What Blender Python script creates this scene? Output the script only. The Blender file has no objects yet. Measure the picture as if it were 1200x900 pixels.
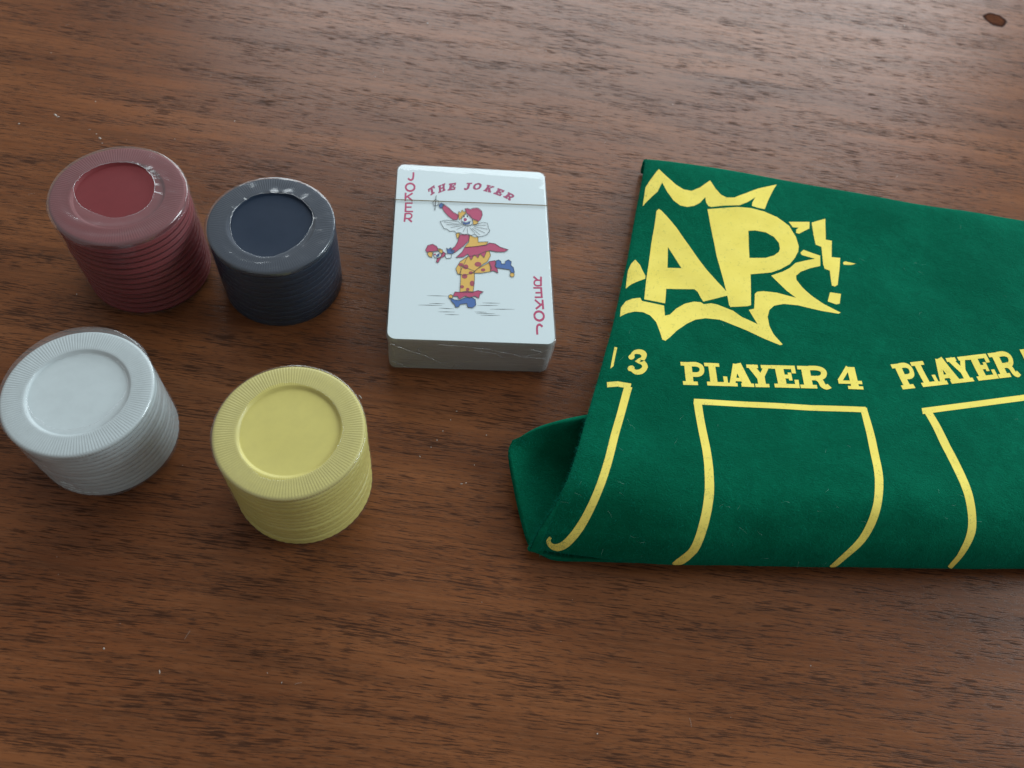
import bpy, bmesh, math, random
from mathutils import Vector, Matrix, noise
from mathutils.geometry import tessellate_polygon

scene = bpy.context.scene
COL = scene.collection
R = math.radians

# ---------------------------------------------------------------- camera
cam_data = bpy.data.cameras.new('camera')
cam = bpy.data.objects.new('camera', cam_data); COL.objects.link(cam)
cam_data.sensor_fit = 'HORIZONTAL'; cam_data.sensor_width = 36.0
cam_data.lens = 920.03 / 1200 * 36
cam_data.clip_start = 0.005; cam_data.clip_end = 50
cam.matrix_world = Matrix(((0.9791, -0.2034, 0.0, 0.0),
                           (0.1749, 0.8419, -0.5105, 0.0),
                           (0.1039, 0.4998, 0.8599, 0.2167),
                           (0, 0, 0, 1)))
cam_data.dof.use_dof = True
cam_data.dof.focus_distance = 0.235
cam_data.dof.aperture_fstop = 20
scene.camera = cam

# ---------------------------------------------------------------- light of the room
world = bpy.data.worlds.new('World'); scene.world = world; world.use_nodes = True
bg = world.node_tree.nodes['Background']
bg.inputs['Color'].default_value = (0.97, 0.95, 0.93, 1); bg.inputs['Strength'].default_value = 0.33

def area(name, loc, target, sx, sy, power, color):
    d = bpy.data.lights.new(name, 'AREA'); d.shape = 'RECTANGLE'; d.size = sx; d.size_y = sy
    d.energy = power; d.color = color
    o = bpy.data.objects.new(name, d); COL.objects.link(o); o.location = loc
    o.rotation_euler = (Vector(target) - Vector(loc)).to_track_quat('-Z', 'Y').to_euler()
    return o
area('window_light', (0.00, 2.15, 1.00), (0.0, 0.25, 0.0), 2.2, 1.3, 47, (0.88, 0.96, 1.0))
area('side_fill_light', (1.60, 0.75, 0.90), (0.0, 0.15, 0.0), 0.8, 0.8, 24, (0.84, 0.95, 1.0))  # added fill lamp from the right, no window known on that side

vs = scene.view_settings
vs.view_transform = 'Standard'; vs.look = 'None'; vs.exposure = 0.16; vs.gamma = 1.0; vs.use_curve_mapping = False
scene.render.engine = 'CYCLES'
scene.cycles.use_denoising = True
scene.cycles.max_bounces = 12; scene.cycles.transparent_max_bounces = 24
scene.cycles.caustics_reflective = False; scene.cycles.caustics_refractive = False
random.seed(7)

FELT_NET = [[[35.53,234.05,0.8],[33.94,233.86,0.8],[34.54,233.93,0.8],[58.59,236.74,0.8],[88.65,238.21,0.8],[133.34,239.18,0.8],[179.82,241.31,0.8],[227.47,244.12,0.8]],[[35.48,232.55,0.9],[33.89,232.36,4.68],[34.49,232.43,7.0],[58.59,235.24,7.0],[88.61,236.71,7.0],[133.29,237.68,8.0],[179.7,239.81,9.0],[227.17,242.65,9.0]],[[34.37,185.13,1.0],[32.29,184.8,5.34],[32.88,184.9,8.0],[58.51,188.95,9.0],[87.54,192.76,9.0],[131.85,195.82,10.0],[176.38,198.91,11.0],[219.41,204.19,11.0]],[[32.16,149.85,3.0],[29.57,149.66,7.34],[30.17,149.71,10.0],[57.08,151.7,12.0],[85.88,155.83,12.5],[128.65,162.02,13.0],[172.9,169.49,13.0],[213.77,176.03,13.0]],[[28.94,114.49,9.0],[25.37,113.98,12.72],[25.97,114.07,15.0],[52.9,117.88,17.0],[82.52,123.36,17.0],[123.57,130.58,17.0],[164.57,138.02,17.0],[204.16,145.67,17.0]],[[25.79,91.64,11.5],[22.2,91.32,14.91],[22.8,91.38,17.0],[49.89,93.82,20.0],[80.01,99.75,20.0],[118.53,107.27,20.0],[157.17,115.05,20.0],[195.83,122.8,20.0]],[[20.15,79.61,8.0],[17.55,79.44,9.24],[18.15,79.48,10.0],[46.35,81.35,15.5],[75.81,86.72,15.5],[113.76,94.4,15.5],[153.07,102.1,15.5],[192.45,109.78,15.5]],[[18.13,75.17,3.2],[16.03,75.05,4.32],[16.63,75.08,5.0],[43.64,76.61,8.0],[72.61,81.77,8.0],[111.12,89.31,8.0],[151.06,97.52,8.0],[192.48,105.9,8.0]],[[17.8,75.62,2.4],[16.21,75.51,3.08],[16.8,75.55,3.5],[43.98,77.55,3.5],[72.99,82.69,3.5],[111.51,90.24,3.5],[151.39,98.47,3.5],[192.67,106.89,3.5]],[[18.67,78.07,2.0],[17.1,77.78,2.12],[17.69,77.89,2.2],[46.03,83.19,2.2],[75.27,88.24,2.2],[113.79,95.78,2.2],[153.36,104.13,2.2],[193.84,112.77,2.2]]]
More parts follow.
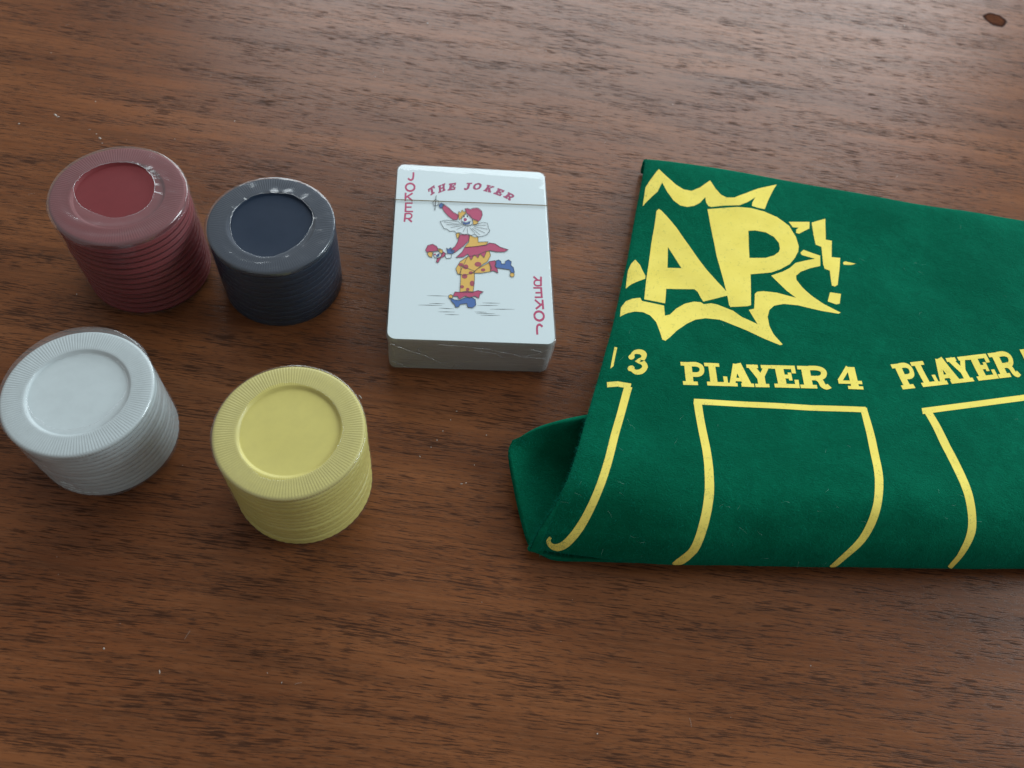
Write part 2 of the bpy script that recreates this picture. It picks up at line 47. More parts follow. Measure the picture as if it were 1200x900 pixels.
FELT_PRINT = [["printed_burst",[[[[1.973,1.347],[2.098,1.233],[2.212,1.1],[2.344,1.188],[2.51,1.288],[2.623,1.33],[2.73,1.336],[2.832,1.289],[2.958,1.184],[3.034,1.279],[3.117,1.343],[3.199,1.366],[3.311,1.355],[3.319,1.349],[3.474,1.277],[3.653,1.175],[3.762,1.119],[3.866,1.05],[3.792,1.253],[3.719,1.425],[3.642,1.424],[3.551,1.414],[3.56,1.372],[3.601,1.308],[3.492,1.381],[3.385,1.428],[3.314,1.436],[3.155,1.454],[2.998,1.48],[2.958,1.474],[2.925,1.44],[2.911,1.389],[2.844,1.453],[2.773,1.487],[2.687,1.503],[2.598,1.495],[2.501,1.452],[2.389,1.367],[2.302,1.278],[2.247,1.381],[2.118,1.459],[1.996,1.526],[1.985,1.44]]]]],["printed_burst",[[[[1.893,2.171],[1.947,2.094],[2.038,2.04],[2.151,2.1],[2.273,2.23],[2.277,2.266],[2.148,2.315],[2.053,2.354],[1.95,2.411],[1.922,2.289]]]]],["printed_burst",[[[[1.949,2.798],[1.922,2.671],[2.011,2.585],[2.131,2.543],[2.249,2.523],[2.28,2.564],[2.423,2.581],[2.552,2.598],[2.575,2.728],[2.627,2.707],[2.69,2.619],[2.781,2.543],[2.88,2.507],[2.959,2.509],[2.995,2.53],[3.085,2.512],[3.158,2.523],[3.263,2.554],[3.367,2.585],[3.478,2.654],[3.574,2.693],[3.666,2.731],[3.61,2.647],[3.553,2.562],[3.615,2.543],[3.618,2.358],[3.645,2.33],[3.719,2.317],[3.87,2.316],[3.974,2.331],[4.07,2.346],[3.974,2.274],[3.87,2.175],[3.807,2.113],[3.929,2.049],[3.997,1.997],[4.052,1.929],[4.146,1.887],[4.23,1.853],[4.11,1.835],[4.096,1.814],[4.125,1.78],[4.201,1.797],[4.273,1.813],[4.272,1.923],[4.185,1.965],[4.104,2.021],[4.062,2.077],[4.067,2.125],[4.123,2.208],[4.2,2.295],[4.251,2.344],[4.302,2.393],[4.364,2.437],[4.425,2.481],[4.407,2.499],[4.345,2.491],[4.282,2.482],[4.22,2.467],[4.156,2.452],[4.09,2.437],[3.951,2.442],[3.846,2.479],[3.791,2.54],[3.774,2.628],[3.8,2.74],[3.85,2.836],[3.943,2.956],[3.921,2.969],[3.834,2.933],[3.742,2.896],[3.651,2.858],[3.555,2.819],[3.461,2.786],[3.364,2.754],[3.266,2.721],[3.2,2.705],[3.03,2.703],[2.913,2.734],[2.82,2.799],[2.723,2.898],[2.664,2.984],[2.614,3.046],[2.578,3.037],[2.548,2.964],[2.484,2.827],[2.406,2.748],[2.317,2.715],[2.209,2.714],[2.089,2.745]]]]],["printed_burst",[[[[3.987,1.52],[4.093,1.501],[4.193,1.481],[4.192,1.548],[4.093,1.621],[4.061,1.621],[4.063,1.586],[4.088,1.562],[4.028,1.569]]]]],["printed_burst",[[[[4.466,1.842],[4.485,1.826],[4.569,1.834],[4.528,1.856],[4.47,1.865]]]]],["printed_letter",[[[[2.312,1.543],[2.349,1.554],[2.433,1.603],[2.51,1.652],[2.583,1.701],[2.648,1.757],[2.71,1.814],[2.772,1.873],[2.842,1.945],[2.913,2.023],[2.986,2.105],[3.055,2.169],[3.125,2.235],[3.195,2.3],[3.265,2.367],[3.27,2.408],[3.173,2.438],[3.078,2.468],[2.986,2.498],[2.955,2.455],[2.909,2.381],[2.87,2.352],[2.764,2.359],[2.66,2.367],[2.555,2.374],[2.56,2.567],[2.439,2.553],[2.306,2.539],[2.301,2.433],[2.297,2.328],[2.293,2.226],[2.29,2.126],[2.287,2.03],[2.285,1.939],[2.283,1.858],[2.282,1.781],[2.282,1.708],[2.281,1.635],[2.281,1.562]],[[2.511,1.882],[2.525,1.991],[2.54,2.113],[2.699,2.11],[2.638,2.03],[2.576,1.953]]]]],["printed_letter",[[[[2.949,1.506],[3.071,1.489],[3.196,1.471],[3.354,1.449],[3.539,1.439],[3.713,1.451],[3.859,1.49],[3.928,1.526],[3.993,1.563],[4.056,1.661],[4.081,1.753],[4.075,1.805],[4.041,1.881],[3.997,1.95],[3.905,2.024],[3.807,2.075],[3.689,2.099],[3.563,2.123],[3.566,2.217],[3.569,2.312],[3.572,2.407],[3.575,2.503],[3.53,2.519],[3.43,2.53],[3.328,2.541],[3.307,2.519],[3.274,2.417],[3.241,2.317],[3.209,2.218],[3.175,2.12],[3.142,2.024],[3.108,1.932],[3.082,1.856],[3.055,1.784],[3.029,1.714],[3.002,1.645],[2.976,1.576]],[[3.518,1.664],[3.606,1.653],[3.732,1.658],[3.826,1.692],[3.88,1.746],[3.89,1.802],[3.879,1.838],[3.83,1.879],[3.739,1.914],[3.642,1.924],[3.541,1.934],[3.533,1.84],[3.526,1.751]]]]],["exclamation_mark",[[[[4.213,1.485],[4.337,1.415],[4.334,1.529],[4.331,1.637],[4.38,1.639],[4.376,1.725],[4.372,1.807],[4.445,1.799],[4.434,1.898],[4.422,2.006],[4.411,2.123],[4.388,2.15],[4.365,2.14],[4.351,1.96],[4.309,1.948],[4.296,1.899],[4.292,1.807],[4.289,1.718],[4.241,1.704],[4.227,1.596]]],[[[4.35,2.23],[4.435,2.234],[4.423,2.362],[4.396,2.378],[4.33,2.351]]]]],["printed_word",[[[[2.924,3.529],[3.005,3.526],[2.964,3.398],[2.924,3.271],[2.846,3.276],[2.884,3.403]]],[[[2.893,3.536],[3.052,3.529],[3.038,3.487],[2.88,3.494]]],[[[2.82,3.316],[2.941,3.308],[2.928,3.265],[2.807,3.274]]],[[[2.903,3.263],[2.928,3.261],[2.953,3.258],[2.978,3.258],[3.003,3.263],[3.026,3.271],[3.049,3.284],[3.067,3.302],[3.078,3.322],[3.084,3.341],[3.087,3.36],[3.086,3.379],[3.079,3.398],[3.068,3.412],[3.053,3.422],[3.033,3.429],[3.008,3.432],[2.982,3.433],[2.956,3.433],[2.941,3.38],[2.967,3.38],[2.99,3.379],[3.007,3.377],[3.018,3.373],[3.025,3.368],[3.029,3.363],[3.031,3.357],[3.032,3.348],[3.03,3.339],[3.028,3.332],[3.025,3.326],[3.022,3.323],[3.015,3.319],[3.002,3.314],[2.987,3.311],[2.968,3.311],[2.946,3.313],[2.921,3.316]]],[[[3.193,3.519],[3.275,3.516],[3.236,3.386],[3.196,3.257],[3.113,3.261],[3.153,3.389]]],[[[3.079,3.298],[3.168,3.294],[3.258,3.29],[3.246,3.249],[3.155,3.253],[3.066,3.258]]],[[[3.156,3.526],[3.278,3.522],[3.401,3.518],[3.388,3.471],[3.264,3.475],[3.141,3.48]]],[[[3.346,3.492],[3.393,3.491],[3.368,3.402],[3.319,3.403]]],[[[3.408,3.496],[3.413,3.365],[3.419,3.235],[3.488,3.247],[3.481,3.378],[3.475,3.51]]],[[[3.511,3.22],[3.564,3.307],[3.616,3.395],[3.666,3.483],[3.58,3.512],[3.527,3.424],[3.473,3.337],[3.417,3.25]]],[[[3.457,3.451],[3.589,3.447],[3.578,3.405],[3.446,3.41]]],[[[3.383,3.518],[3.509,3.515],[3.498,3.473],[3.371,3.477]]],[[[3.553,3.513],[3.694,3.509],[3.685,3.467],[3.543,3.472]]],[[[3.66,3.225],[3.719,3.297],[3.776,3.369],[3.726,3.414],[3.668,3.342],[3.607,3.27]]],[[[3.826,3.255],[3.779,3.405],[3.729,3.377],[3.777,3.227]]],[[[3.738,3.502],[3.813,3.499],[3.786,3.359],[3.708,3.362]]],[[[3.588,3.277],[3.717,3.272],[3.708,3.231],[3.578,3.236]]],[[[3.748,3.271],[3.854,3.266],[3.846,3.225],[3.739,3.23]]],[[[3.706,3.509],[3.844,3.504],[3.836,3.462],[3.697,3.467]]],[[[3.925,3.495],[4.0,3.492],[3.978,3.358],[3.957,3.225],[3.879,3.229],[3.902,3.362]]],[[[3.849,3.269],[3.926,3.266],[3.999,3.262],[4.068,3.258],[4.062,3.213],[3.992,3.218],[3.918,3.221],[3.841,3.225]]],[[[3.891,3.502],[3.969,3.499],[4.042,3.495],[4.112,3.492],[4.106,3.444],[4.035,3.448],[3.961,3.451],[3.883,3.455]]],[[[3.964,3.383],[4.037,3.379],[4.03,3.332],[3.956,3.335]]],[[[4.039,3.312],[4.076,3.31],[4.064,3.227],[4.027,3.229]]],[[[4.075,3.48],[4.11,3.478],[4.098,3.389],[4.062,3.391]]],[[[4.016,3.405],[4.047,3.403],[4.032,3.304],[4.001,3.306]]],[[[4.152,3.484],[4.221,3.48],[4.203,3.346],[4.186,3.211],[4.115,3.216],[4.133,3.35]]],[[[4.121,3.491],[4.187,3.488],[4.252,3.484],[4.246,3.439],[4.181,3.443],[4.114,3.447]]],[[[4.088,3.257],[4.205,3.25],[4.199,3.205],[4.081,3.212]]],[[[4.177,3.202],[4.2,3.2],[4.223,3.197],[4.245,3.198],[4.266,3.203],[4.284,3.211],[4.3,3.224],[4.313,3.244],[4.319,3.265],[4.322,3.284],[4.321,3.304],[4.318,3.325],[4.31,3.344],[4.299,3.359],[4.285,3.37],[4.267,3.378],[4.246,3.381],[4.223,3.382],[4.2,3.382],[4.194,3.326],[4.217,3.326],[4.238,3.325],[4.253,3.323],[4.262,3.319],[4.269,3.314],[4.273,3.308],[4.276,3.301],[4.278,3.292],[4.278,3.283],[4.277,3.275],[4.275,3.269],[4.273,3.266],[4.267,3.262],[4.257,3.257],[4.245,3.254],[4.229,3.253],[4.209,3.255],[4.186,3.258]]],[[[4.243,3.319],[4.258,3.331],[4.274,3.344],[4.29,3.364],[4.301,3.391],[4.307,3.415],[4.312,3.427],[4.314,3.431],[4.316,3.434],[4.314,3.435],[4.312,3.434],[4.317,3.427],[4.326,3.418],[4.355,3.467],[4.347,3.476],[4.336,3.486],[4.319,3.493],[4.301,3.487],[4.286,3.474],[4.273,3.455],[4.265,3.431],[4.259,3.409],[4.254,3.397],[4.247,3.389],[4.236,3.379],[4.22,3.367]]],[[[4.493,3.199],[4.46,3.293],[4.427,3.387],[4.398,3.359],[4.431,3.265],[4.464,3.171]]],[[[4.405,3.408],[4.464,3.404],[4.522,3.4],[4.58,3.396],[4.576,3.354],[4.518,3.357],[4.46,3.361],[4.401,3.365]]],[[[4.497,3.464],[4.555,3.46],[4.541,3.321],[4.527,3.181],[4.468,3.185],[4.482,3.325]]],[[[4.473,3.471],[4.53,3.468],[4.587,3.464],[4.583,3.424],[4.526,3.428],[4.469,3.431]]]]],["printed_word",[[[[4.904,3.412],[4.953,3.397],[4.921,3.297],[4.89,3.197],[4.859,3.097],[4.81,3.113],[4.841,3.213],[4.872,3.312]]],[[[4.886,3.424],[4.982,3.395],[4.965,3.345],[4.87,3.374]]],[[[4.801,3.164],[4.875,3.14],[4.86,3.09],[4.785,3.114]]],[[[4.844,3.09],[4.859,3.084],[4.874,3.078],[4.889,3.075],[4.905,3.078],[4.92,3.085],[4.935,3.098],[4.949,3.118],[4.959,3.141],[4.966,3.163],[4.971,3.186],[4.974,3.21],[4.974,3.233],[4.969,3.251],[4.962,3.266],[4.952,3.277],[4.938,3.284],[4.922,3.287],[4.907,3.291],[4.888,3.229],[4.904,3.225],[4.918,3.221],[4.927,3.217],[4.933,3.211],[4.936,3.204],[4.938,3.197],[4.938,3.189],[4.937,3.178],[4.934,3.168],[4.931,3.159],[4.929,3.153],[4.926,3.149],[4.921,3.145],[4.913,3.141],[4.904,3.139],[4.892,3.141],[4.879,3.146],[4.864,3.152]]],[[[5.06,3.365],[5.104,3.352],[5.073,3.251],[5.041,3.15],[5.01,3.048],[4.964,3.063],[4.996,3.164],[5.028,3.265]]],[[[4.953,3.112],[5.05,3.081],[5.035,3.033],[4.938,3.064]]],[[[5.04,3.378],[5.107,3.358],[5.174,3.339],[5.157,3.285],[5.09,3.305],[5.023,3.325]]],[[[5.138,3.315],[5.164,3.307],[5.132,3.204],[5.106,3.211]]],[[[5.176,3.311],[5.16,3.206],[5.145,3.1],[5.13,2.993],[5.172,2.999],[5.187,3.107],[5.202,3.213],[5.217,3.318]]],[[[5.18,2.962],[5.228,3.062],[5.277,3.161],[5.326,3.26],[5.28,3.307],[5.23,3.209],[5.181,3.111],[5.132,3.012]]],[[[5.195,3.25],[5.271,3.228],[5.257,3.18],[5.18,3.203]]],[[[5.165,3.341],[5.238,3.32],[5.223,3.272],[5.151,3.294]]],[[[5.264,3.312],[5.349,3.287],[5.334,3.239],[5.249,3.264]]],[[[5.258,2.95],[5.309,3.031],[5.36,3.11],[5.339,3.172],[5.287,3.093],[5.236,3.014]]],[[[5.369,2.962],[5.37,3.154],[5.333,3.127],[5.331,2.935]]],[[[5.366,3.275],[5.414,3.261],[5.365,3.098],[5.317,3.112]]],[[[5.226,3.025],[5.303,3.001],[5.289,2.95],[5.212,2.976]]],[[[5.322,2.994],[5.39,2.972],[5.376,2.921],[5.308,2.944]]],[[[5.347,3.288],[5.435,3.262],[5.42,3.214],[5.332,3.24]]],[[[5.491,3.238],[5.543,3.223],[5.512,3.119],[5.481,3.012],[5.452,2.902],[5.401,2.92],[5.43,3.028],[5.46,3.134]]],[[[5.39,2.976],[5.465,2.951],[5.54,2.925],[5.525,2.869],[5.45,2.895],[5.376,2.921]]],[[[5.47,3.252],[5.548,3.229],[5.627,3.205],[5.61,3.15],[5.532,3.173],[5.454,3.197]]],[[[5.492,3.098],[5.543,3.082],[5.527,3.025],[5.476,3.041]]],[[[5.53,2.999],[5.557,2.99],[5.53,2.887],[5.503,2.896]]],[[[5.595,3.197],[5.622,3.189],[5.591,3.084],[5.565,3.092]]],[[[5.534,3.117],[5.556,3.11],[5.523,2.99],[5.501,2.997]]],[[[5.652,3.191],[5.703,3.176],[5.672,3.069],[5.642,2.959],[5.613,2.846],[5.562,2.864],[5.591,2.976],[5.621,3.085]]],[[[5.632,3.204],[5.727,3.175],[5.712,3.122],[5.616,3.151]]],[[[5.552,2.921],[5.635,2.892],[5.621,2.835],[5.538,2.865]]],[[[5.604,2.835],[5.621,2.828],[5.637,2.821],[5.654,2.817],[5.671,2.82],[5.687,2.828],[5.703,2.843],[5.717,2.866],[5.726,2.892],[5.733,2.917],[5.737,2.942],[5.739,2.97],[5.738,2.995],[5.733,3.016],[5.724,3.032],[5.713,3.044],[5.697,3.052],[5.68,3.056],[5.663,3.06],[5.645,2.992],[5.662,2.988],[5.678,2.984],[5.689,2.978],[5.695,2.971],[5.699,2.964],[5.701,2.956],[5.701,2.947],[5.7,2.935],[5.698,2.923],[5.696,2.913],[5.693,2.906],[5.691,2.902],[5.685,2.897],[5.677,2.893],[5.666,2.891],[5.654,2.893],[5.639,2.899],[5.623,2.906]]],[[[5.68,2.974],[5.694,2.987],[5.71,3.001],[5.727,3.023],[5.742,3.055],[5.753,3.083],[5.759,3.097],[5.762,3.101],[5.765,3.105],[5.763,3.106],[5.762,3.105],[5.764,3.096],[5.769,3.084],[5.804,3.138],[5.799,3.15],[5.794,3.164],[5.782,3.175],[5.766,3.17],[5.751,3.158],[5.737,3.137],[5.724,3.109],[5.714,3.084],[5.707,3.07],[5.7,3.061],[5.689,3.051],[5.674,3.038]]],[[[5.803,2.836],[5.91,2.797],[5.896,2.732],[5.788,2.773]]],[[[5.834,2.958],[5.854,2.951],[5.818,2.802],[5.797,2.81]]],[[[5.824,2.902],[5.835,2.885],[5.848,2.867],[5.864,2.857],[5.885,2.86],[5.907,2.872],[5.93,2.894],[5.949,2.931],[5.963,2.975],[5.971,3.018],[5.971,3.058],[5.964,3.093],[5.951,3.118],[5.93,3.125],[5.907,3.122],[5.884,3.12],[5.869,3.048],[5.892,3.05],[5.912,3.053],[5.924,3.049],[5.931,3.036],[5.935,3.015],[5.935,2.997],[5.933,2.983],[5.927,2.967],[5.921,2.955],[5.91,2.945],[5.895,2.937],[5.882,2.935],[5.872,2.941],[5.862,2.955],[5.85,2.971]]]]],["printed_word",[[[[2.269,3.262],[2.276,3.242],[2.283,3.22],[2.3,3.199],[2.326,3.187],[2.355,3.181],[2.381,3.181],[2.406,3.188],[2.43,3.201],[2.45,3.225],[2.455,3.257],[2.449,3.285],[2.437,3.309],[2.415,3.322],[2.394,3.327],[2.406,3.309],[2.391,3.298],[2.416,3.298],[2.442,3.304],[2.464,3.32],[2.483,3.341],[2.497,3.372],[2.492,3.406],[2.479,3.432],[2.461,3.452],[2.438,3.463],[2.411,3.468],[2.384,3.466],[2.358,3.455],[2.336,3.44],[2.314,3.425],[2.328,3.391],[2.351,3.403],[2.37,3.412],[2.385,3.415],[2.4,3.412],[2.416,3.405],[2.426,3.396],[2.433,3.388],[2.436,3.378],[2.436,3.375],[2.437,3.373],[2.433,3.364],[2.425,3.355],[2.411,3.347],[2.387,3.341],[2.343,3.32],[2.374,3.287],[2.393,3.276],[2.399,3.268],[2.401,3.262],[2.4,3.255],[2.399,3.255],[2.398,3.251],[2.389,3.243],[2.377,3.237],[2.36,3.235],[2.34,3.235],[2.326,3.239],[2.319,3.246],[2.313,3.261],[2.304,3.28]]],[[[2.329,3.271],[2.323,3.258],[2.311,3.248],[2.296,3.244],[2.28,3.245],[2.266,3.252],[2.257,3.264],[2.256,3.277],[2.263,3.29],[2.275,3.3],[2.291,3.305],[2.306,3.303],[2.32,3.296],[2.327,3.285]]],[[[2.36,3.4],[2.354,3.386],[2.341,3.376],[2.325,3.371],[2.307,3.373],[2.292,3.38],[2.283,3.393],[2.281,3.407],[2.288,3.421],[2.302,3.432],[2.319,3.436],[2.336,3.435],[2.35,3.428],[2.359,3.415]]],[[[2.035,3.424],[2.02,3.3],[2.005,3.174],[2.061,3.178],[2.07,3.286],[2.08,3.392]]]]],["printed_line",[[[[2.075,3.632],[2.222,3.616],[2.378,3.63],[2.373,3.572],[2.207,3.558],[2.043,3.575]]],[[[2.304,3.598],[2.305,3.635],[2.305,3.669],[2.305,3.705],[2.305,3.746],[2.304,3.799],[2.303,3.866],[2.302,3.947],[2.3,4.037],[2.298,4.132],[2.296,4.23],[2.295,4.329],[2.294,4.432],[2.295,4.539],[2.294,4.647],[2.294,4.755],[2.293,4.865],[2.294,4.977],[2.296,5.09],[2.3,5.202],[2.305,5.312],[2.309,5.42],[2.313,5.527],[2.315,5.634],[2.316,5.741],[2.314,5.845],[2.311,5.949],[2.304,6.052],[2.296,6.154],[2.287,6.253],[2.277,6.342],[2.268,6.414],[2.259,6.469],[2.249,6.51],[2.238,6.543],[2.228,6.568],[2.219,6.589],[2.21,6.601],[2.199,6.603],[2.187,6.598],[2.176,6.59],[2.167,6.573],[2.157,6.546],[2.147,6.513],[2.138,6.48],[2.134,6.462],[2.13,6.454],[2.128,6.435],[2.127,6.403],[2.127,6.365],[2.126,6.328],[2.087,6.277],[2.083,6.302],[2.078,6.328],[2.072,6.363],[2.07,6.414],[2.075,6.484],[2.089,6.558],[2.104,6.635],[2.123,6.718],[2.144,6.804],[2.167,6.88],[2.188,6.951],[2.211,7.015],[2.235,7.064],[2.26,7.082],[2.283,7.057],[2.302,6.994],[2.319,6.921],[2.336,6.828],[2.35,6.718],[2.363,6.596],[2.373,6.467],[2.382,6.337],[2.391,6.208],[2.398,6.082],[2.404,5.96],[2.405,5.839],[2.404,5.719],[2.401,5.6],[2.397,5.482],[2.392,5.365],[2.387,5.247],[2.382,5.129],[2.38,5.012],[2.379,4.897],[2.38,4.784],[2.381,4.673],[2.381,4.563],[2.382,4.455],[2.383,4.352],[2.385,4.254],[2.387,4.157],[2.39,4.06],[2.392,3.969],[2.394,3.888],[2.395,3.819],[2.396,3.765],[2.396,3.723],[2.396,3.686],[2.396,3.652],[2.397,3.615]]]]],["printed_line",[[[[3.45,7.901],[3.469,7.603],[3.491,7.393],[3.511,7.169],[3.525,6.876],[3.526,6.51],[3.513,6.325],[3.497,6.152],[3.483,5.989],[3.469,5.838],[3.456,5.7],[3.443,5.571],[3.429,5.447],[3.417,5.328],[3.404,5.216],[3.393,5.11],[3.381,5.01],[3.369,4.914],[3.357,4.823],[3.345,4.734],[3.334,4.649],[3.321,4.569],[3.308,4.494],[3.293,4.419],[3.277,4.341],[3.258,4.255],[3.237,4.156],[3.212,4.05],[3.183,3.941],[3.153,3.833],[3.123,3.73],[3.043,3.749],[3.072,3.852],[3.102,3.96],[3.13,4.07],[3.155,4.176],[3.176,4.275],[3.194,4.362],[3.209,4.441],[3.222,4.514],[3.234,4.585],[3.245,4.662],[3.256,4.745],[3.268,4.83],[3.279,4.916],[3.29,5.005],[3.3,5.097],[3.311,5.195],[3.321,5.299],[3.333,5.409],[3.344,5.525],[3.356,5.645],[3.37,5.776],[3.384,5.917],[3.396,6.06],[3.407,6.197],[3.415,6.314],[3.418,6.41],[3.414,6.494],[3.404,6.677],[3.391,6.892],[3.382,7.166]]],[[[3.043,3.765],[3.132,3.765],[3.223,3.765],[3.314,3.765],[3.405,3.765],[3.494,3.765],[3.582,3.766],[3.668,3.766],[3.751,3.766],[3.831,3.766],[3.915,3.767],[3.995,3.768],[4.071,3.768],[4.144,3.769],[4.215,3.769],[4.283,3.767],[4.349,3.765],[4.413,3.763],[4.478,3.761],[4.541,3.759],[4.604,3.757],[4.605,3.684],[4.542,3.687],[4.478,3.689],[4.414,3.691],[4.349,3.693],[4.283,3.695],[4.215,3.698],[4.144,3.697],[4.071,3.697],[3.994,3.697],[3.914,3.696],[3.83,3.695],[3.749,3.695],[3.665,3.696],[3.579,3.696],[3.49,3.696],[3.399,3.696],[3.307,3.696],[3.216,3.696],[3.124,3.696],[3.035,3.697]]],[[[4.565,3.719],[4.578,3.807],[4.59,3.897],[4.603,3.988],[4.615,4.083],[4.626,4.182],[4.637,4.288],[4.648,4.401],[4.659,4.516],[4.669,4.632],[4.677,4.745],[4.683,4.857],[4.689,4.972],[4.696,5.088],[4.703,5.206],[4.712,5.325],[4.722,5.444],[4.731,5.561],[4.739,5.677],[4.744,5.795],[4.745,5.919],[4.74,6.055],[4.732,6.2],[4.724,6.366],[4.718,6.642],[4.719,7.216],[4.774,7.817],[4.778,7.132],[4.785,6.627],[4.795,6.372],[4.805,6.205],[4.811,6.048],[4.812,5.896],[4.807,5.754],[4.799,5.619],[4.789,5.489],[4.779,5.362],[4.769,5.233],[4.76,5.106],[4.752,4.98],[4.746,4.857],[4.739,4.735],[4.73,4.613],[4.719,4.491],[4.707,4.373],[4.695,4.259],[4.683,4.153],[4.67,4.053],[4.656,3.958],[4.642,3.867],[4.627,3.78],[4.613,3.692]]]]],["printed_line",[[[[5.033,3.733],[5.099,3.712],[5.166,3.691],[5.232,3.669],[5.299,3.648],[5.365,3.627],[5.432,3.606],[5.492,3.587],[5.553,3.568],[5.613,3.549],[5.674,3.53],[5.735,3.511],[5.797,3.492],[5.859,3.473],[5.923,3.452],[5.989,3.43],[6.055,3.408],[6.122,3.386],[6.189,3.364],[6.258,3.341],[6.327,3.318],[6.397,3.295],[6.467,3.271],[6.462,3.188],[6.391,3.212],[6.321,3.236],[6.252,3.26],[6.183,3.284],[6.115,3.307],[6.048,3.329],[5.982,3.352],[5.917,3.374],[5.852,3.395],[5.79,3.415],[5.728,3.434],[5.667,3.453],[5.606,3.472],[5.546,3.491],[5.486,3.51],[5.426,3.529],[5.359,3.55],[5.292,3.571],[5.226,3.592],[5.159,3.613],[5.093,3.634],[5.026,3.655]]],[[[5.039,3.693],[5.065,3.772],[5.091,3.851],[5.118,3.932],[5.145,4.018],[5.172,4.11],[5.202,4.211],[5.234,4.322],[5.266,4.436],[5.296,4.55],[5.324,4.658],[5.348,4.758],[5.371,4.854],[5.393,4.945],[5.412,5.037],[5.431,5.135],[5.45,5.238],[5.468,5.345],[5.484,5.457],[5.499,5.576],[5.512,5.704],[5.523,5.849],[5.531,6.016],[5.541,6.212],[5.559,6.45],[5.589,7.106],[5.646,7.456],[5.618,6.661],[5.601,6.318],[5.592,6.109],[5.587,5.924],[5.58,5.757],[5.566,5.605],[5.549,5.467],[5.531,5.34],[5.513,5.221],[5.493,5.107],[5.473,4.999],[5.452,4.897],[5.43,4.798],[5.407,4.699],[5.382,4.596],[5.353,4.486],[5.321,4.372],[5.288,4.259],[5.254,4.151],[5.224,4.052],[5.194,3.962],[5.166,3.878],[5.139,3.799],[5.112,3.722],[5.085,3.644]]]]]]
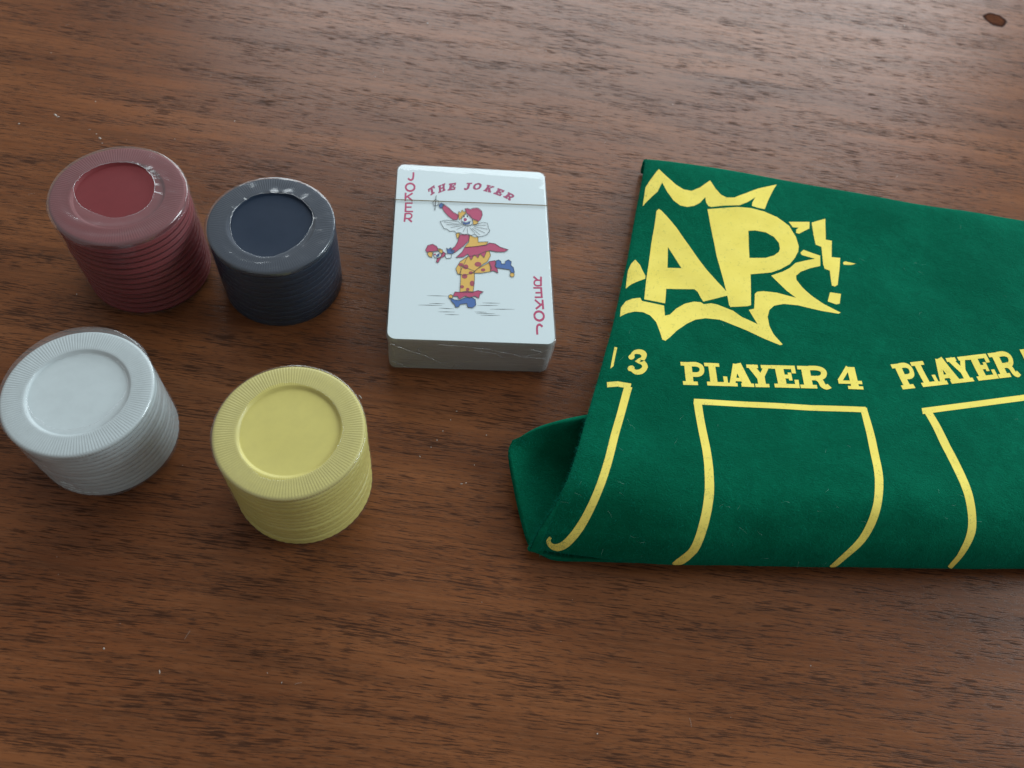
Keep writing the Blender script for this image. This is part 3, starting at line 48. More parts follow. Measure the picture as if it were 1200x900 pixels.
CARD_LETTERS = [["printed_letter","crim",[[[-20.5,32.72],[-20.49,32.04],[-20.48,31.38],[-20.49,30.79],[-20.52,30.3],[-20.57,29.91],[-20.64,29.69],[-20.76,29.53],[-20.94,29.43],[-21.07,29.42],[-21.23,29.51],[-21.46,29.78],[-21.73,30.09],[-22.14,29.4],[-21.87,29.1],[-21.57,28.76],[-21.19,28.52],[-20.78,28.56],[-20.41,28.79],[-20.11,29.16],[-19.95,29.65],[-19.88,30.19],[-19.84,30.75],[-19.83,31.38],[-19.84,32.07],[-19.85,32.75]]]],["printed_letter","crim",[[[20.5,-32.72],[20.49,-32.04],[20.48,-31.38],[20.49,-30.79],[20.52,-30.3],[20.57,-29.91],[20.64,-29.69],[20.76,-29.53],[20.94,-29.43],[21.07,-29.42],[21.23,-29.51],[21.46,-29.78],[21.73,-30.09],[22.14,-29.4],[21.87,-29.1],[21.57,-28.76],[21.19,-28.52],[20.78,-28.56],[20.41,-28.79],[20.11,-29.16],[19.95,-29.65],[19.88,-30.19],[19.84,-30.75],[19.83,-31.38],[19.84,-32.07],[19.85,-32.75]]]],["printed_letter","crim",[[[-19.85,25.85],[-19.9,25.38],[-20.04,25.02],[-20.29,24.7],[-20.62,24.48],[-20.99,24.38],[-21.37,24.42],[-21.71,24.6],[-21.98,24.87],[-22.15,25.22],[-22.22,25.59],[-22.18,25.98],[-22.04,26.35],[-21.79,26.66],[-21.47,26.89],[-21.09,26.99],[-20.71,26.94],[-20.37,26.77],[-20.1,26.49],[-19.93,26.15],[-19.85,25.69],[-19.22,25.9],[-19.33,26.51],[-19.62,27.1],[-20.05,27.55],[-20.57,27.81],[-21.12,27.87],[-21.67,27.73],[-22.17,27.39],[-22.56,26.88],[-22.8,26.25],[-22.87,25.54],[-22.74,24.86],[-22.45,24.27],[-22.02,23.83],[-21.51,23.57],[-20.96,23.51],[-20.41,23.65],[-19.92,23.98],[-19.53,24.48],[-19.28,25.12],[-19.22,25.74]]]],["printed_letter","crim",[[[19.85,-25.85],[19.9,-25.38],[20.04,-25.02],[20.29,-24.7],[20.62,-24.48],[20.99,-24.38],[21.37,-24.42],[21.71,-24.6],[21.98,-24.87],[22.15,-25.22],[22.22,-25.59],[22.18,-25.98],[22.04,-26.35],[21.79,-26.66],[21.47,-26.89],[21.09,-26.99],[20.71,-26.94],[20.37,-26.77],[20.1,-26.49],[19.93,-26.15],[19.85,-25.69],[19.22,-25.9],[19.33,-26.51],[19.62,-27.1],[20.05,-27.55],[20.57,-27.81],[21.12,-27.87],[21.67,-27.73],[22.17,-27.39],[22.56,-26.88],[22.8,-26.25],[22.87,-25.54],[22.74,-24.86],[22.45,-24.27],[22.02,-23.83],[21.51,-23.57],[20.96,-23.51],[20.41,-23.65],[19.92,-23.98],[19.53,-24.48],[19.28,-25.12],[19.22,-25.74]]]],["printed_letter","crim",[[[-22.79,23.05],[-22.73,19.32],[-22.09,19.34],[-22.15,23.07]],[[-20.28,23.37],[-22.48,21.23],[-22.15,20.6],[-19.94,22.74]],[[-21.94,21.08],[-20.15,19.2],[-19.8,19.81],[-21.59,21.69]]]],["printed_letter","crim",[[[22.79,-23.05],[22.73,-19.32],[22.09,-19.34],[22.15,-23.07]],[[20.28,-23.37],[22.48,-21.23],[22.15,-20.6],[19.94,-22.74]],[[21.94,-21.08],[20.15,-19.2],[19.8,-19.81],[21.59,-21.69]]]],["printed_letter","crim",[[[-22.54,18.7],[-22.49,14.41],[-21.86,14.42],[-21.91,18.71]],[[-22.2,18.03],[-19.93,18.19],[-19.95,18.87],[-22.23,18.71]],[[-22.19,16.26],[-20.24,16.39],[-20.27,17.06],[-22.22,16.93]],[[-22.18,14.37],[-19.67,14.46],[-19.68,15.13],[-22.19,15.04]]]],["printed_letter","crim",[[[22.54,-18.7],[22.49,-14.41],[21.86,-14.42],[21.91,-18.71]],[[22.2,-18.03],[19.93,-18.19],[19.95,-18.87],[22.23,-18.71]],[[22.19,-16.26],[20.24,-16.39],[20.27,-17.06],[22.22,-16.93]],[[22.18,-14.37],[19.67,-14.46],[19.68,-15.13],[22.19,-15.04]]]],["printed_letter","crim",[[[-22.47,14.02],[-22.65,10.16],[-22.03,10.1],[-21.85,13.97]],[[-22.15,13.41],[-21.64,13.49],[-21.15,13.56],[-20.78,13.55],[-20.55,13.45],[-20.38,13.29],[-20.3,13.13],[-20.26,12.91],[-20.29,12.63],[-20.36,12.4],[-20.47,12.24],[-20.66,12.1],[-20.92,12.0],[-21.29,11.96],[-21.76,11.97],[-22.24,11.99],[-22.25,11.33],[-21.77,11.31],[-21.28,11.3],[-20.83,11.34],[-20.46,11.49],[-20.16,11.71],[-19.93,12.03],[-19.8,12.46],[-19.76,12.94],[-19.83,13.4],[-20.02,13.77],[-20.32,14.05],[-20.7,14.21],[-21.18,14.23],[-21.7,14.15],[-22.21,14.07]],[[-21.38,11.33],[-20.08,9.93],[-19.69,10.57],[-20.99,11.97]]]],["printed_letter","crim",[[[22.47,-14.02],[22.65,-10.16],[22.03,-10.1],[21.85,-13.97]],[[22.15,-13.41],[21.64,-13.49],[21.15,-13.56],[20.78,-13.55],[20.55,-13.45],[20.38,-13.29],[20.3,-13.13],[20.26,-12.91],[20.29,-12.63],[20.36,-12.4],[20.47,-12.24],[20.66,-12.1],[20.92,-12.0],[21.29,-11.96],[21.76,-11.97],[22.24,-11.99],[22.25,-11.33],[21.77,-11.31],[21.28,-11.3],[20.83,-11.34],[20.46,-11.49],[20.16,-11.71],[19.93,-12.03],[19.8,-12.46],[19.76,-12.94],[19.83,-13.4],[20.02,-13.77],[20.32,-14.05],[20.7,-14.21],[21.18,-14.23],[21.7,-14.15],[22.21,-14.07]],[[21.38,-11.33],[20.08,-9.93],[19.69,-10.57],[20.99,-11.97]]]],["printed_letter","plum",[[[-13.7,22.67],[-12.98,23.36],[-13.6,26.54],[-14.32,25.84]],[[-14.9,24.47],[-12.75,26.57],[-12.89,27.31],[-15.05,25.2]],[[-14.78,23.86],[-14.35,24.28],[-14.55,25.32],[-14.99,24.89]],[[-13.07,25.53],[-12.63,25.96],[-12.83,27.0],[-13.27,26.57]],[[-14.01,22.3],[-12.65,23.61],[-12.77,24.22],[-14.12,22.91]]]],["printed_letter","plum",[[[-11.23,23.76],[-10.51,24.21],[-10.65,27.52],[-11.37,27.06]],[[-9.98,24.54],[-9.26,24.99],[-9.39,28.31],[-10.11,27.86]],[[-10.84,25.37],[-9.76,26.05],[-9.79,26.75],[-10.87,26.07]],[[-11.45,23.56],[-10.29,24.28],[-10.31,24.92],[-11.47,24.19]],[[-10.2,24.34],[-9.03,25.07],[-9.06,25.7],[-10.22,24.97]],[[-11.57,26.35],[-10.4,27.08],[-10.43,27.72],[-11.6,26.99]],[[-10.31,27.14],[-9.14,27.87],[-9.17,28.52],[-10.34,27.78]]]],["printed_letter","plum",[[[-8.01,25.11],[-7.04,25.36],[-6.56,28.66],[-7.53,28.4]],[[-7.99,27.63],[-5.49,28.3],[-5.38,29.03],[-7.89,28.36]],[[-8.38,24.95],[-5.77,25.64],[-5.66,26.39],[-8.27,25.7]],[[-7.22,26.53],[-6.25,26.78],[-6.14,27.55],[-7.11,27.29]],[[-6.16,27.54],[-5.58,27.69],[-5.41,28.87],[-5.99,28.72]],[[-6.33,25.64],[-5.75,25.79],[-5.56,27.03],[-6.15,26.87]],[[-6.73,26.38],[-6.22,26.52],[-6.02,27.88],[-6.53,27.75]]]],["printed_letter","plum",[[[-1.88,26.48],[-1.0,26.59],[-0.36,29.27],[-1.25,29.16]],[[-1.88,28.53],[0.0,28.76],[0.15,29.39],[-1.73,29.16]],[[-0.98,26.7],[-1.2,26.4],[-1.38,26.15],[-1.65,25.89],[-1.96,25.76],[-2.24,25.71],[-2.51,25.75],[-2.68,25.95],[-2.74,26.18],[-2.82,26.45],[-2.3,26.9],[-2.19,26.65],[-2.13,26.53],[-2.1,26.51],[-2.04,26.51],[-1.92,26.55],[-1.88,26.59],[-1.88,26.6],[-1.81,26.75],[-1.64,27.09]]]],["printed_letter","plum",[[[2.41,28.91],[1.93,28.6],[1.6,28.39],[1.46,28.22],[1.32,27.98],[1.21,27.62],[1.19,27.37],[1.23,27.14],[1.39,26.92],[1.55,26.82],[1.78,26.92],[2.07,27.14],[2.25,27.37],[2.4,27.63],[2.51,27.99],[2.53,28.23],[2.49,28.4],[2.29,28.61],[2.0,28.91],[2.41,29.49],[2.79,29.3],[3.13,29.12],[3.4,28.75],[3.35,28.13],[3.15,27.5],[2.82,26.9],[2.32,26.48],[1.8,26.21],[1.33,26.13],[0.92,26.21],[0.56,26.47],[0.33,26.89],[0.38,27.48],[0.57,28.12],[0.91,28.73],[1.41,29.11],[1.87,29.29],[2.36,29.49]]]],["printed_letter","plum",[[[4.15,25.82],[4.96,25.61],[6.39,28.48],[5.57,28.7]],[[3.83,25.84],[5.22,25.48],[5.49,26.03],[4.11,26.39]],[[5.04,28.27],[6.43,27.91],[6.71,28.46],[5.31,28.83]],[[5.22,27.05],[7.38,28.36],[7.56,27.84],[5.41,26.54]],[[6.31,27.48],[6.54,25.63],[5.61,25.24],[5.37,27.09]],[[5.41,25.43],[6.46,25.15],[6.74,25.7],[5.69,25.98]],[[6.62,27.86],[7.58,27.6],[7.86,28.16],[6.9,28.41]]]],["printed_letter","plum",[[[7.66,24.71],[8.59,24.33],[10.24,26.99],[9.31,27.38]],[[8.63,26.98],[11.02,25.99],[11.39,26.58],[9.0,27.58]],[[7.29,24.81],[9.78,23.77],[10.16,24.38],[7.67,25.42]],[[8.88,25.49],[9.8,25.11],[10.18,25.72],[9.26,26.11]],[[10.16,25.73],[10.71,25.5],[11.31,26.45],[10.75,26.68]],[[9.31,24.12],[9.86,23.89],[10.48,24.89],[9.92,25.12]],[[9.24,25.05],[9.73,24.85],[10.41,25.95],[9.93,26.15]]]],["printed_letter","plum",[[[10.97,23.4],[11.78,22.88],[13.7,25.22],[12.87,25.76]],[[10.63,23.55],[12.05,22.64],[12.47,23.15],[11.05,24.07]],[[12.18,25.48],[13.44,24.66],[13.86,25.18],[12.61,26.0]],[[13.53,25.45],[13.84,25.26],[14.07,25.12],[14.28,24.96],[14.44,24.77],[14.55,24.57],[14.61,24.33],[14.58,24.07],[14.47,23.85],[14.33,23.67],[14.15,23.52],[13.94,23.38],[13.7,23.28],[13.45,23.25],[13.21,23.27],[12.96,23.34],[12.72,23.47],[12.5,23.62],[12.21,23.82],[12.73,24.42],[13.01,24.22],[13.21,24.08],[13.35,24.01],[13.46,23.97],[13.54,23.97],[13.6,23.98],[13.65,24.0],[13.72,24.04],[13.78,24.1],[13.82,24.15],[13.84,24.18],[13.84,24.18],[13.83,24.23],[13.78,24.32],[13.69,24.42],[13.56,24.52],[13.36,24.64],[13.05,24.82]],[[13.32,24.14],[13.38,23.86],[13.43,23.65],[13.44,23.36],[13.32,23.06],[13.2,22.85],[13.15,22.75],[13.15,22.73],[13.07,22.63],[12.95,22.61],[12.97,22.71],[13.13,22.81],[13.37,22.81],[13.25,22.07],[13.01,22.07],[12.81,22.07],[12.56,22.15],[12.4,22.36],[12.35,22.58],[12.38,22.83],[12.49,23.08],[12.6,23.28],[12.64,23.38],[12.64,23.45],[12.61,23.6],[12.54,23.87]]]]]
CARD_FIGURE = [["yel",[[[-4.26,12.08],[-4.73,14.15],[-4.4,15.84],[-3.82,15.28],[-3.26,16.53],[-2.79,15.73],[-1.87,16.17],[-2.21,14.63],[-3.24,13.05]]]],["yel",[[[0.08,12.52],[1.74,12.33],[2.14,11.38],[1.45,10.22],[0.42,10.3]]]],["wht",[[[-3.35,13.49],[-2.27,14.85],[-0.84,14.72],[0.2,12.75],[0.42,10.89],[-0.55,9.94],[-2.25,9.82],[-3.56,10.63]]]],["crim",[[[-2.45,17.12],[-1.42,17.42],[-0.55,17.02],[0.43,17.63],[2.05,17.82],[3.32,16.53],[3.53,14.72],[2.95,12.71],[2.14,11.76],[-0.26,13.1],[-1.7,14.89]]]],["blu",[[[-3.34,11.47],[-1.97,11.04],[-0.49,11.81],[-0.83,10.51],[-2.2,10.13],[-2.99,10.59]]]],["plum",[[[-1.69,12.48],[-1.75,12.15],[-1.9,11.88],[-2.13,11.72],[-2.39,11.7],[-2.62,11.83],[-2.77,12.08],[-2.83,12.4],[-2.78,12.73],[-2.62,13.0],[-2.39,13.16],[-2.14,13.18],[-1.91,13.05],[-1.75,12.8]]]],["ink",[[[-2.44,13.86],[-2.46,13.66],[-2.52,13.5],[-2.62,13.4],[-2.72,13.4],[-2.81,13.48],[-2.87,13.63],[-2.9,13.83],[-2.88,14.02],[-2.81,14.19],[-2.72,14.28],[-2.62,14.29],[-2.53,14.2],[-2.46,14.05]]]],["ink",[[[-1.29,13.93],[-1.32,13.74],[-1.38,13.57],[-1.47,13.48],[-1.57,13.47],[-1.66,13.56],[-1.73,13.71],[-1.75,13.9],[-1.73,14.1],[-1.67,14.26],[-1.58,14.36],[-1.47,14.36],[-1.38,14.28],[-1.32,14.13]]]],["wht",[[[-10.6,10.91],[-8.52,11.65],[-4.54,11.31],[-3.67,10.03],[-1.4,9.43],[0.88,10.33],[3.74,11.49],[5.17,11.21],[5.55,9.0],[5.99,7.91],[4.83,6.15],[3.7,5.56],[2.0,5.09],[0.87,6.33],[-0.26,5.53],[-1.39,6.19],[-2.63,5.52],[-3.93,6.54],[-5.06,6.25],[-5.91,7.15],[-7.32,6.84],[-8.17,7.74],[-9.3,8.03],[-9.89,9.32]]]],["crim",[[[-10.15,17.35],[-9.49,18.7],[-7.74,17.14],[-6.29,15.33],[-4.27,14.19],[-4.94,12.03],[-6.25,11.95],[-7.97,13.48],[-9.43,15.5]]]],["blu",[[[-11.2,18.04],[-10.36,19.25],[-9.37,18.55],[-10.03,16.82],[-10.83,16.92]]]],["wht",[[[-13.23,19.2],[-12.51,20.48],[-11.35,20.1],[-11.1,18.74],[-11.88,17.76],[-12.91,17.84]]]],["yel",[[[-0.83,5.79],[0.87,4.87],[2.0,5.09],[2.1,2.91],[5.37,3.26],[4.79,1.92],[1.42,0.99],[-2.5,0.32],[-1.05,2.72]]]],["yel",[[[-5.33,5.72],[-4.67,6.57],[-3.87,6.03],[-4.2,4.7],[-4.87,3.78]]]],["crim",[[[-4.74,2.49],[-4.1,5.72],[-2.24,5.99],[-0.71,5.65],[-0.99,3.3],[-2.94,0.73],[-5.7,-2.15],[-6.93,-0.95],[-5.56,0.57]]]],["blu",[[[-8.33,-0.25],[-7.6,-0.7],[-6.95,0.05],[-6.38,-0.91],[-5.54,-1.15],[-6.08,-2.46],[-7.9,-2.71]]]],["wht",[[[-8.84,-3.04],[-7.91,-2.57],[-6.52,-2.77],[-6.78,-4.33],[-8.26,-4.63]]]],["crim",[[[-15.09,-1.58],[-14.43,0.45],[-12.79,1.13],[-11.5,0.28],[-11.04,-0.62],[-10.25,-1.29],[-12.17,-1.83],[-14.63,-2.4]]]],["yel",[[[-14.5,-2.96],[-13.82,-2.0],[-12.65,-2.28],[-12.93,-4.55],[-13.93,-4.05]]]],["yel",[[[-11.25,-0.92],[-10.37,-0.58],[-9.48,-1.24],[-9.56,-2.8],[-10.56,-2.16]]]],["wht",[[[-12.65,-2.42],[-10.68,-1.88],[-9.77,-3.17],[-10.46,-4.41],[-12.05,-4.5]]]],["blu",[[[-11.63,-3.63],[-10.55,-2.58],[-10.64,-3.86],[-11.29,-4.17]]]],["plum",[[[-11.65,-3.07],[-11.67,-3.25],[-11.76,-3.41],[-11.89,-3.5],[-12.04,-3.5],[-12.17,-3.43],[-12.27,-3.29],[-12.3,-3.11],[-12.28,-2.92],[-12.19,-2.77],[-12.06,-2.68],[-11.91,-2.67],[-11.78,-2.75],[-11.68,-2.89]]]],["crim",[[[-9.78,-2.96],[-9.36,-1.8],[-8.46,-2.6],[-8.99,-3.83],[-10.08,-4.52],[-10.91,-6.53],[-11.58,-6.15],[-11.17,-4.73],[-10.08,-4.1]]]],["yel",[[[0.28,-10.05],[1.94,-8.09],[5.55,-5.44],[6.36,-7.5],[5.89,-9.19],[3.03,-9.9]]]],["yel",[[[-3.56,-7.36],[0.83,-9.19],[0.83,-12.62],[0.38,-17.77],[-3.82,-17.79],[-3.63,-13.54]]]],["yel",[[[-1.37,-3.38],[1.96,-2.48],[4.49,-0.83],[5.77,-0.75],[6.09,-2.59],[5.0,-5.12],[3.6,-6.26],[0.28,-9.91],[-2.45,-11.09],[-4.63,-10.6],[-5.2,-8.49],[-3.85,-5.63]]]],["crim",[[[-2.38,0.33],[1.42,0.99],[4.79,1.77],[5.65,2.77],[7.62,2.53],[9.29,1.18],[11.98,0.26],[10.66,-0.75],[8.13,-0.9],[5.89,-0.46],[4.76,-0.89],[3.9,-3.57],[2.63,-2.08],[1.96,-3.82],[0.74,-2.55],[-0.26,-4.8],[-1.37,-2.32],[-2.76,-3.67],[-5.24,-4.1],[-3.32,-1.73]]]],["crim",[[[5.39,-5.1],[7.51,-4.49],[7.88,-5.66],[7.37,-6.74],[8.13,-7.74],[8.43,-9.6],[6.89,-8.72],[6.06,-9.04],[5.81,-6.83]]]],["blu",[[[7.6,-5.68],[7.79,-4.61],[8.63,-4.14],[9.4,-4.73],[9.6,-5.77],[10.72,-5.71],[10.85,-4.65],[11.88,-3.95],[12.86,-4.74],[12.6,-6.16],[13.47,-7.09],[13.75,-9.17],[12.69,-9.37],[12.17,-8.0],[9.12,-7.62],[7.74,-7.42]]]],["yel",[[[13.67,-10.0],[13.59,-10.4],[13.38,-10.72],[13.08,-10.91],[12.76,-10.93],[12.48,-10.77],[12.29,-10.47],[12.23,-10.08],[12.31,-9.69],[12.52,-9.36],[12.81,-9.17],[13.13,-9.16],[13.42,-9.31],[13.61,-9.62]]]],["blu",[[[-6.9,-20.07],[-5.61,-20.86],[-4.01,-21.04],[-2.14,-19.89],[-0.26,-19.53],[1.08,-20.46],[1.23,-22.62],[0.16,-23.72],[-1.33,-23.53],[-1.65,-22.11],[-3.68,-22.53],[-4.09,-23.53],[-5.05,-23.77],[-5.48,-22.62],[-6.4,-21.55]]]],["crim",[[[-6.05,-19.56],[-5.37,-17.8],[-3.76,-17.85],[-1.77,-17.35],[0.38,-17.51],[1.9,-16.89],[3.63,-17.34],[2.54,-18.2],[2.15,-19.94],[0.81,-19.08],[-0.69,-19.95],[-2.14,-19.23],[-4.01,-20.65],[-4.55,-19.49]]]],["yel",[[[-6.05,-19.69],[-6.11,-20.04],[-6.28,-20.32],[-6.54,-20.49],[-6.82,-20.5],[-7.08,-20.36],[-7.26,-20.1],[-7.33,-19.76],[-7.27,-19.41],[-7.1,-19.13],[-6.84,-18.96],[-6.56,-18.95],[-6.3,-19.09],[-6.12,-19.35]]]],["plum2",[[[-2.8,-6.83],[-2.87,-7.14],[-3.08,-7.39],[-3.39,-7.54],[-3.73,-7.56],[-4.04,-7.45],[-4.25,-7.22],[-4.33,-6.92],[-4.26,-6.61],[-4.05,-6.36],[-3.74,-6.2],[-3.4,-6.18],[-3.09,-6.3],[-2.87,-6.53]]]],["plum2",[[[-1.14,-7.57],[-1.23,-8.0],[-1.47,-8.35],[-1.82,-8.56],[-2.21,-8.58],[-2.57,-8.41],[-2.81,-8.09],[-2.9,-7.67],[-2.82,-7.24],[-2.57,-6.89],[-2.22,-6.68],[-1.83,-6.66],[-1.48,-6.83],[-1.23,-7.15]]]],["plum2",[[[3.05,-6.29],[2.94,-6.72],[2.63,-7.08],[2.19,-7.29],[1.7,-7.32],[1.25,-7.15],[0.95,-6.83],[0.84,-6.41],[0.95,-5.98],[1.26,-5.62],[1.7,-5.41],[2.2,-5.38],[2.64,-5.54],[2.94,-5.87]]]],["plum2",[[[4.3,-8.51],[4.23,-8.79],[4.03,-9.02],[3.74,-9.15],[3.42,-9.17],[3.14,-9.07],[2.94,-8.86],[2.87,-8.59],[2.94,-8.32],[3.14,-8.09],[3.43,-7.95],[3.75,-7.94],[4.04,-8.04],[4.23,-8.25]]]],["plum2",[[[0.28,-9.91],[0.22,-10.19],[0.04,-10.41],[-0.23,-10.54],[-0.52,-10.56],[-0.78,-10.46],[-0.96,-10.25],[-1.03,-9.99],[-0.97,-9.71],[-0.78,-9.49],[-0.52,-9.35],[-0.23,-9.34],[0.04,-9.44],[0.22,-9.65]]]],["plum2",[[[-1.46,-11.38],[-1.55,-11.8],[-1.79,-12.15],[-2.14,-12.35],[-2.53,-12.37],[-2.88,-12.21],[-3.12,-11.89],[-3.21,-11.48],[-3.12,-11.06],[-2.88,-10.71],[-2.53,-10.51],[-2.15,-10.48],[-1.79,-10.65],[-1.55,-10.97]]]],["plum2",[[[0.82,-14.12],[0.75,-14.59],[0.53,-14.98],[0.23,-15.2],[-0.11,-15.22],[-0.41,-15.03],[-0.62,-14.66],[-0.7,-14.2],[-0.62,-13.73],[-0.41,-13.34],[-0.11,-13.11],[0.23,-13.09],[0.54,-13.29],[0.75,-13.65]]]],["plum2",[[[-2.54,-15.65],[-2.6,-15.91],[-2.78,-16.13],[-3.04,-16.26],[-3.32,-16.28],[-3.58,-16.17],[-3.77,-15.97],[-3.83,-15.71],[-3.77,-15.45],[-3.59,-15.23],[-3.33,-15.1],[-3.04,-15.08],[-2.78,-15.19],[-2.6,-15.39]]]],["plum2",[[[-0.8,-16.56],[-0.86,-16.83],[-1.01,-17.04],[-1.22,-17.17],[-1.46,-17.18],[-1.68,-17.08],[-1.83,-16.88],[-1.88,-16.62],[-1.83,-16.35],[-1.68,-16.14],[-1.47,-16.01],[-1.23,-16.0],[-1.01,-16.1],[-0.86,-16.3]]]]]
